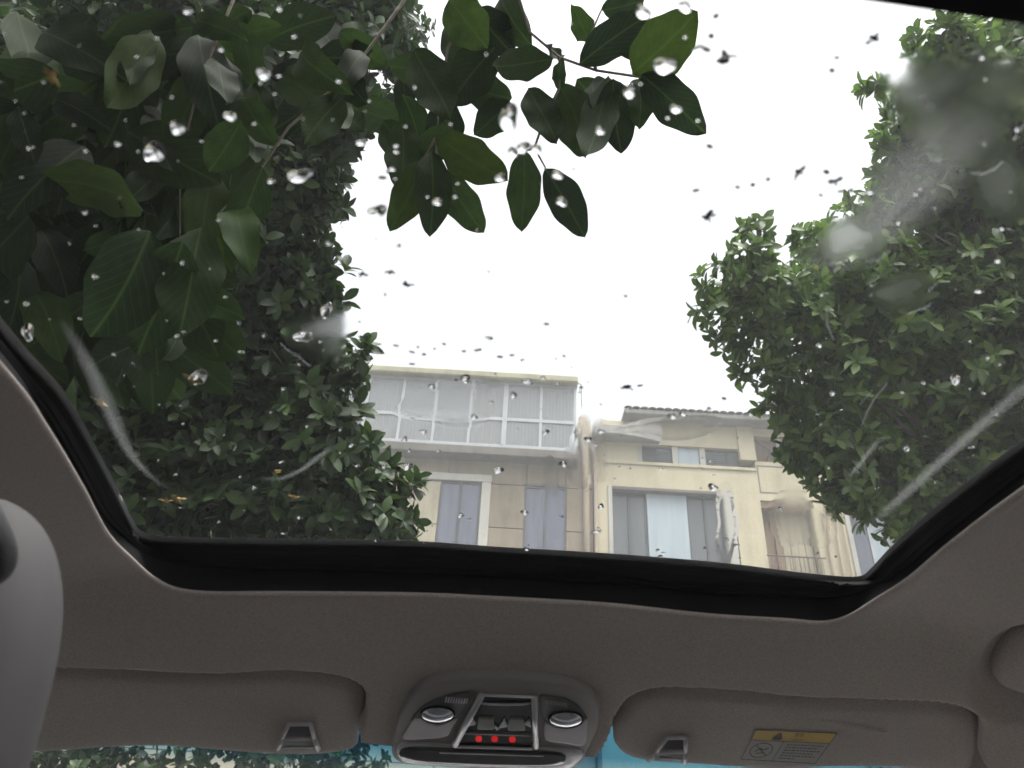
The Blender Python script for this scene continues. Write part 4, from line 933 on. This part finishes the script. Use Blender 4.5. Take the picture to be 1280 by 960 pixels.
def rosettes(blobs, per, L0, seed, flat=.35, leaves=(6, 10), axis_up=.35, spread=1.0):
    """twig tips through the volume of each blob, mostly near its skin, each with a whorl of leaves"""
    r = np.random.default_rng(seed); P, D, Up, LL, T = [], [], [], [], []
    for (c, rad) in blobs:
        n = max(4, int(per * (rad ** 2.2)))
        for _ in range(n):
            v = r.normal(size=3); v /= np.linalg.norm(v); k = r.random() ** .45; lump = 1 + .28 * noise.noise(Vector((c + v * 2.3).tolist()) * 1.7)
            tip = c + v * rad * k * lump * np.array([1, 1, .85]); ax = v + np.array([0, 0, axis_up]) + r.normal(size=3) * .35; ax /= np.linalg.norm(ax)
            T.append((tip, ax)); a = np.cross(ax, [0.3, .2, .9]); a /= np.linalg.norm(a); b = np.cross(ax, a); m_ = r.integers(*leaves)
            ph = r.random() * 6.28
            for j in range(m_):
                th = ph + j * 2.399; op = r.uniform(.7, 1.35) * spread
                dd = ax * math.cos(op) + (a * math.cos(th) + b * math.sin(th)) * math.sin(op); dd += r.normal(size=3) * .12
                P.append(tip - ax * L0 * .12 * j / m_ * 3); D.append(dd); Up.append(ax + r.normal(size=3) * flat); LL.append(L0 * r.uniform(.65, 1.15))
    return np.array(P), np.array(D), np.array(Up), np.array(LL), T
def screen(P):
    q = P - CAM; dep = q @ _F; return 640 + (q @ _R) / dep * FPX, 480 - (q @ _U) / dep * FPX, dep
def build_tree(name, base, blobs, per, L0, ratio, mat, seed, label, trunk_r, fork_z, twigs=True, extra=None, leaves=(6, 10), axis_up=.35, split=True):
    root = empty(name, base, label, 'tree')
    P, D, Up, LL, T = rosettes(blobs, per, L0, seed, leaves=leaves, axis_up=axis_up)
    Wd = LL * ratio
    sx_, sy_, dep = screen(P); vis = (sx_ > 5) & (sx_ < 1275) & (sy_ > 5) & (sy_ < 720) & (dep > 0)
    order = np.argsort(np.where(vis, dep, 99) / LL)[:300] if split else []
    sel = np.zeros(len(P), bool); sel[order] = True
    lo = leaf_object('leaves', P[~sel], D[~sel], Up[~sel], LL[~sel], Wd[~sel], mat, root); lo['kind'] = 'stuff'
    var = [unit_leaf(mat, f_, d_) for f_, d_ in ((.2, .15), (.3, .28), (.15, .38), (.4, .2))]
    org = Vector(WORG[root.name].tolist())
    for i in np.nonzero(sel)[0]:
        o = bpy.data.objects.new('leaf', var[i % 4]); COL.objects.link(o); o.parent = root
        o.matrix_local = Matrix.Translation(-org) @ frame_matrix(P[i], D[i], Up[i], LL[i], Wd[i])
    base = np.array(base, float); cen = np.mean([c for c, r in blobs], 0); fork = np.array([base[0] * .8 + cen[0] * .2, base[1] * .8 + cen[1] * .2, fork_z])
    mb = MB(); mb.tube([base - [0, 0, .1], base + (fork - base) * .08, base + (fork - base) * .5 + [.05, .03, 0], fork], [trunk_r * 1.5, trunk_r * 1.15, trunk_r, trunk_r * .85], 14); mb.build('trunk', M['bark'], root, True)
    r = random.Random(seed)
    big = [(c, q) for c, q in blobs if q >= .25]
    for c, rad in blobs:
        if rad < .25:
            n_ = min(big, key=lambda e: np.linalg.norm(e[0] - c))[0]; mb = MB(); mb.tube([n_, (n_ + c) / 2 + [0, 0, .03], c], [.012, .008, .003], 6); mb.build('branch', M['bark'], root, True); continue
        mid = fork + (c - fork) * .5 + np.array([r.uniform(-.15, .15), r.uniform(-.15, .15), .12]); k = trunk_r
        mb = MB(); mb.tube([fork, fork + (mid - fork) * .5 + [0, 0, .06], mid, mid + (c - mid) * .6, c], [k * .34, k * .26, k * .17, k * .10, k * .05], 8); mb.build('limb', M['bark'], root, True)
    tw = MB(); cs = np.array([c for c, r_ in blobs]); rr = np.random.default_rng(seed + 1)
    pick = T if len(T) < 1500 else [T[i] for i in rr.choice(len(T), 1500, replace=False)]
    for tip, ax in pick:
        c = cs[np.argmin(np.linalg.norm(cs - tip, axis=1))]; d_ = tip - c
        tw.tube([tip - d_ * .45 - ax * .02, tip - ax * L0 * .9, tip + ax * L0 * .1], [.006, .004, .0018], 4, False)
    t_ = tw.build('twigs', M['bark'], root, True); t_['kind'] = 'stuff'
    return root
BL = lambda L: [(at_depth(x, y, d), r) for x, y, d, r in L]
right = BL([(940, 360, 5.0, .30), (950, 285, 5.0, .12), (985, 400, 5.1, .36), (900, 350, 4.9, .16), (900, 395, 4.9, .18), (930, 430, 5.0, .18), (1060, 380, 5.3, .55), (1045, 480, 5.1, .42), (1040, 560, 5.1, .32), (1050, 610, 5.0, .22), (1095, 640, 5.0, .16), (1100, 580, 5.3, .38),
            (1170, 430, 5.4, .8), (1165, 250, 5.6, .45), (1110, 270, 5.3, .16), (1100, 215, 5.2, .10), (1150, 180, 5.3, .22), (1095, 108, 4.9, .10), (1210, 130, 5.6, .48), (1180, 60, 5.4, .30), (1280, 300, 5.6, .8), (1270, 60, 5.8, .5), (1230, 560, 5.3, .45), (1160, 600, 5.2, .28), (1300, 470, 5.4, .7), (1020, 300, 5.2, .16), (1420, 250, 6, 1.1), (1430, 520, 6, 1.0), (1180, 340, 7.0, 1.1), (1230, 480, 7.0, 1.1), (1090, 470, 6.6, .55), (960, 465, 5.0, .20), (985, 515, 5.1, .20), (1005, 565, 5.0, .16), (930, 330, 5.0, .2), (1130, 640, 5.2, .2), (1160, 625, 5.2, .22), (1115, 665, 5.1, .10), (1190, 590, 5.2, .3), (1135, 165, 5.3, .20), (1145, 225, 5.3, .24), (1100, 185, 5.2, .10), (1115, 240, 5.3, .16), (1175, 110, 5.4, .25), (1080, 265, 5.2, .18), (1180, 180, 6.6, .6), (1150, 120, 5.5, .26), (1250, 160, 5.6, .6), (1190, 210, 5.5, .4), (1260, 200, 7.2, 1.0), (1330, 80, 7.2, 1.0), (1060, 330, 6.5, .5), (1170, 560, 6.4, .6)])
build_tree('broadleaf_tree', (4.6, 5.6, 0), right, 820, .105, .42, M['leaf_r'], 11, 'bushy green tree at right with small glossy leaf whorls against the sky', .13, 3.0)
left = BL([(470, 625, 3.4, .20), (430, 560, 3.3, .22), (455, 660, 3.3, .2), (500, 665, 3.3, .10), (400, 640, 3.3, .3), (350, 560, 3.4, .38), (300, 640, 3.3, .35), (230, 560, 3.3, .4), (420, 455, 3.4, .14), (450, 440, 3.3, .07), (380, 480, 3.4, .25), (310, 450, 3.5, .4), (370, 390, 3.4, .20), (330, 330, 3.4, .28), (385, 300, 3.4, .12), (300, 250, 3.4, .3), (210, 420, 3.4, .5), (120, 500, 3.3, .5), (150, 640, 3.2, .4), (80, 350, 3.3, .5), (200, 250, 3.5, .5), (60, 150, 3.3, .5), (200, 80, 3.5, .5), (330, 100, 3.5, .35), (440, 60, 3.6, .3), (430, 140, 3.5, .2), (-60, 420, 3.4, .6),
           (150, 300, 5, 1.1), (230, 520, 5, .95), (100, 120, 5, 1.1), (300, 60, 5, .7), (330, 560, 4.8, .5), (420, 620, 4.6, .35), (60, 560, 4.8, .9), (-100, 250, 5, 1.2), (385, 225, 3.4, .17), (395, 330, 3.4, .13), (340, 240, 3.4, .26), (250, 330, 3.4, .4), (415, 175, 3.5, .15), (350, 160, 3.6, .3), (280, 200, 5, .8), (290, 370, 4.8, .5), (380, 40, 4.8, .4), (350, 460, 4.8, .45), (90, 690, 4.6, .8), (400, 130, 3.6, .22), (410, 250, 3.5, .13), (370, 180, 3.6, .25), (280, 60, 3.6, .4), (440, 20, 3.7, .3), (320, 300, 3.5, .3), (395, 400, 3.5, .16), (180, 180, 6, 1.3), (480, 30, 6, .35), (360, 520, 6, .5)])
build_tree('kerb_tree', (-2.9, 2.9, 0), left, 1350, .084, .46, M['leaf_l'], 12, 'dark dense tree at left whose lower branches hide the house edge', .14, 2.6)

# overhanging broad-leaved tree: every near leaf placed from its stalk to its tip
over = empty('overhanging_tree', (-2.3, .2, 0), 'broad leaved tree behind whose large dark leaves hang over the sunroof', 'tree')
HL = [((790, 92), (872, 14), 66, 1.45), ((800, 95), (884, 166), 50, 1.42), ((797, 98), (800, 162), 36, 1.5), ((768, 98), (776, 192), 50, 1.47), ((765, 95), (728, 196), 46, 1.5), ((724, 82), (812, 16), 46, 1.5), ((692, 76), (616, 80), 40, 1.5),
      ((668, 58), (624, -4), 44, 1.55), ((738, 48), (713, 6), 28, 1.6), ((704, 68), (682, 57), 16, 1.6), ((699, 110), (702, 72), 17, 1.55), ((662, 110), (694, 180), 42, 1.52), ((700, 108), (732, 196), 52, 1.55), ((640, 122), (575, 112), 44, 1.6), ((640, 130), (592, 168), 40, 1.6),
      ((546, 168), (634, 226), 50, 1.42), ((552, 212), (606, 290), 42, 1.42), ((540, 190), (536, 296), 46, 1.4), ((528, 200), (488, 290), 42, 1.45), ((653, 188), (653, 290), 42, 1.35), ((682, 210), (730, 297), 46, 1.4), ((752, 12), (806, 0), 34, 1.6), ((770, 60), (842, 60), 30, 1.6),
      ((742, 100), (748, 160), 46, 1.6), ((720, 100), (775, 150), 44, 1.62), ((560, 150), (520, 205), 44, 1.5), ((560, 120), (548, 200), 48, 1.55), ((500, 150), (505, 240), 44, 1.5), ((480, 150), (520, 210), 44, 1.6),
      ((300, 260), (310, 345), 44, 1.3), ((255, 285), (218, 425), 74, 1.15), ((225, 300), (175, 445), 80, 1.1), ((190, 290), (110, 420), 90, 1.1), ((270, 75), (285, 130), 44, 1.4), ((300, 150), (262, 215), 50, 1.3), ((330, 210), (290, 290), 50, 1.3), ((380, 60), (440, 120), 44, 1.5), ((430, 120), (380, 180), 46, 1.45),
      ((215, 415), (200, 450), 30, 1.2), ((420, 90), (462, 130), 34, 1.5), ((560, 0), (610, 60), 56, 1.5), ((620, 60), (560, 130), 56, 1.55), ((595, 10), (640, 70), 50, 1.6), ((520, 60), (560, 150), 54, 1.55), ((610, 100), (560, 30), 52, 1.7)]
r_ = random.Random(5)
poly = [(0, 0), (650, 0), (615, 60), (610, 110), (560, 120), (545, 190), (500, 200), (430, 180), (400, 140), (340, 200), (310, 280), (260, 330), (225, 430), (120, 470), (0, 430)]
gaps = [(590, 140, 34), (475, 22, 13), (502, 55, 12), (530, 55, 10), (476, 100, 10), (465, 215, 40), (372, 210, 18)]
pn = np.array(poly, float)
while len(HL) < 292:
    x, y = r_.uniform(-20, 650), r_.uniform(-20, 430)
    if signed_in([(x, y)], pn)[0] < 12: continue
    L = r_.uniform(60, 120) * (1.15 if x < 300 else .85); a = math.radians(90 + r_.gauss(0, 45)); tx, ty = x + L * math.cos(a), y + L * math.sin(a)
    if signed_in([(tx, ty)], pn)[0] < 2 and x > 250: continue
    mx_, my_ = (x + tx) / 2, (y + ty) / 2
    if any(math.hypot(mx_ - g[0], my_ - g[1]) < g[2] + 20 or math.hypot(tx - g[0], ty - g[1]) < g[2] + 6 or math.hypot(x - g[0], y - g[1]) < g[2] + 6 for g in gaps): continue
    HL.append(((x, y), (tx, ty), L * r_.uniform(.42, .56), r_.uniform(1.5, 2.3)))
oo = WORG[over.name]
def fine_leaf(base, tip, wid, dep, i):
    r = random.Random(i * 7 + 3); p0 = at_depth(*base, dep); p1 = at_depth(*tip, dep * r.uniform(.90, 1.06)); L = np.linalg.norm(p1 - p0); d = (p1 - p0) / L
    view = at_depth((base[0] + tip[0]) / 2, (base[1] + tip[1]) / 2, dep) - CAM; view /= np.linalg.norm(view)
    nrm = -view + np.array([r.uniform(-.28, .28), r.uniform(-.28, .28), r.uniform(-.1, .25)]); s = np.cross(d, nrm); s /= np.linalg.norm(s); u = np.cross(s, d)
    Wd = wid / FPX * dep * 1.06; n = 18; v = []; uv = []; bend = r.uniform(-.10, .14); fold = r.uniform(.05, .28); wig = r.uniform(0, 6)
    for k in range(n + 1):
        t = k / n; w = (math.sin(math.pi * t ** .95) ** .66) * (1.0 - .06 * t) if 0 < t < 1 else 0
        c = p0 + d * L * t + u * L * bend * 4 * t * (1 - t) + s * L * .025 * math.sin(t * 3 + wig)
        for j in (-1, -.5, 0, .5, 1):
            e = 1 + .05 * math.sin(t * 17 + wig + j); v.append(c + s * Wd / 2 * w * j * e + u * abs(j) * Wd / 2 * w * fold + u * .004 * math.sin(t * 14 + j * 2 + wig) * abs(j)); uv.append((.5 + .5 * w * j, t))
    f = [(5 * k + j, 5 * k + j + 1, 5 * k + j + 6, 5 * k + j + 5) for k in range(n) for j in range(4)]
    o = mesh('leaf', v, f, M['leaf_o'], over, True); ul = o.data.uv_layers.new(name='UVMap'); li = np.zeros(len(o.data.loops), int); o.data.loops.foreach_get('vertex_index', li); ul.data.foreach_set('uv', np.array(uv)[li].ravel())
    return p0
bases = [fine_leaf(*h, i) for i, h in enumerate(HL)]
# trunk, main limb over the car and twigs that carry the near leaves
def tubeo(name, pts, rad, n=8): mb = MB(); mb.tube(pts, rad, n); return mb.build(name, M['bark'], over, True)
tubeo('trunk', [(-2.3, .2, -.1), (-2.25, .22, .3), (-2.1, .3, 1.6), (-1.95, .4, 2.9)], [.22, .16, .13, .11], 14)
limb = [at_depth(x, y, d) for x, y, d in ((-300, -60, 2.6), (100, -110, 2.3), (400, -100, 2.0), (640, -60, 1.75))]
tubeo('limb', [np.array((-1.95, .4, 2.9))] + limb, [.10, .06, .04, .02, .008])
tw = []
for path in ([(640, -30), (662, 40), (700, 72), (745, 88), (792, 95), (800, 97)], [(600, -20), (560, 60), (548, 130), (545, 190), (552, 212)], [(700, 72), (699, 110), (680, 150), (668, 185), (682, 210)], [(668, 185), (653, 190)], [(520, -20), (440, 90), (360, 160), (320, 220), (255, 285)], [(300, -20), (250, 100), (225, 200), (225, 300)], [(745, 88), (735, 50), (752, 12)], [(545, 170), (528, 200)]):
    p = [at_depth(x, y, 1.52) for x, y in path]; tubeo('twig', p, [.0035] + [.0026] * (len(p) - 2) + [.0015], 6)
mb = MB(); L_ = np.array(limb); nodes = resample(np.array(limb), 40, False)
for i, b in enumerate(bases):
    if i < 45: continue
    nd = nodes[np.argmin(np.linalg.norm(nodes - b, axis=1))]; dd = (nd - b) / np.linalg.norm(nd - b); mb.tube([b + dd * .16 + np.array([0, 0, .04]), b + dd * .08 + np.array([0, 0, .015]), b], [.003, .002, .0012], 5, False)

unseen_crown = [(np.array(c, float), r0) for c, r0 in (((-1.6, -1.0, 4.2), 1.3), ((-.2, -1.6, 4.6), 1.3), ((1.0, -2.2, 4.4), 1.3), ((-2.6, .6, 4.4), 1.2), ((-1.4, -2.6, 4.6), 1.4), ((.2, -3.4, 4.2), 1.4), ((-3.0, -1.4, 4.0), 1.4), ((-.5, -.6, 4.0), .8), ((-2.9, -3.0, 3.2), 1.3))]  # unseen rest of the crown, added overhead to block sky light from behind
P, D, Up, LL, T = rosettes(unseen_crown, 130, .15, 77); leaf_object('leaves', P, D, Up, LL, LL * .5, M['leaf_o'], over)['kind'] = 'stuff'
for c, r0 in unseen_crown[::2]: tubeo('limb', [np.array((-1.95, .4, 2.9)), (np.array((-1.95, .4, 2.9)) + c) / 2 + [0, 0, .2], c], [.08, .05, .015])
# low shrub row seen through the windscreen strip
sh = [(np.array([x, 9 + .4 * math.sin(x * 2), 1.1 + .35 * math.sin(x * 3.1)]), .95) for x in (-8.4, -7.2, -6.0, -4.9, -3.8, -2.7, -1.7)]
for i, (c, r0) in enumerate(sh):
    root = empty('clipped_shrub', (c[0], c[1], 0), ['shrub farthest left seen under the left visor', 'second shrub from the left seen under the left visor', 'third shrub from the left seen under the left visor', 'fourth shrub from the left seen under the left visor', 'fifth shrub seen just under the left visor clip', 'shrub seen between left visor and console', 'last shrub of the row seen beside the console'][i], 'shrub', 'shrubs across the road')
    bl = [(np.array([c[0], c[1], .9]), .7), (np.array([c[0] + .1, c[1], 1.7]), .75), (np.array([c[0] - .1, c[1] + .1, 2.5]), .7), (np.array([c[0], c[1], 3.1]), .5)]
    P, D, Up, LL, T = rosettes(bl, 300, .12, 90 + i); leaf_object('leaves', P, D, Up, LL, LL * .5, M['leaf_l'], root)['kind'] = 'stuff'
    mb = MB(); mb.tube([(c[0], c[1], -.05), (c[0] + .05, c[1], 1.2), (c[0], c[1], 2.4)], [.07, .05, .02], 8); mb.build('stem', M['bark'], root, True)

# haze volume added to imitate the milky veil seen through the glass
bm = MB().box(-70, 70, -40, 60, -1.0, 17.5); hz_o = mesh('haze', bm.v, bm.f, None); hm = bpy.data.materials.new('haze'); hm.use_nodes = True; t = hm.node_tree; t.nodes.remove(t.nodes['Principled BSDF'])
pv = t.nodes.new('ShaderNodeVolumePrincipled'); pv.inputs['Color'].default_value = (.92, .94, .95, 1); pv.inputs['Density'].default_value = .0075; t.links.new(pv.outputs[0], t.nodes['Material Output'].inputs['Volume'])
hz_o.data.materials.append(hm); tag(hz_o, 'thin haze added for the milky veil seen through the glass', None, kind='stuff')
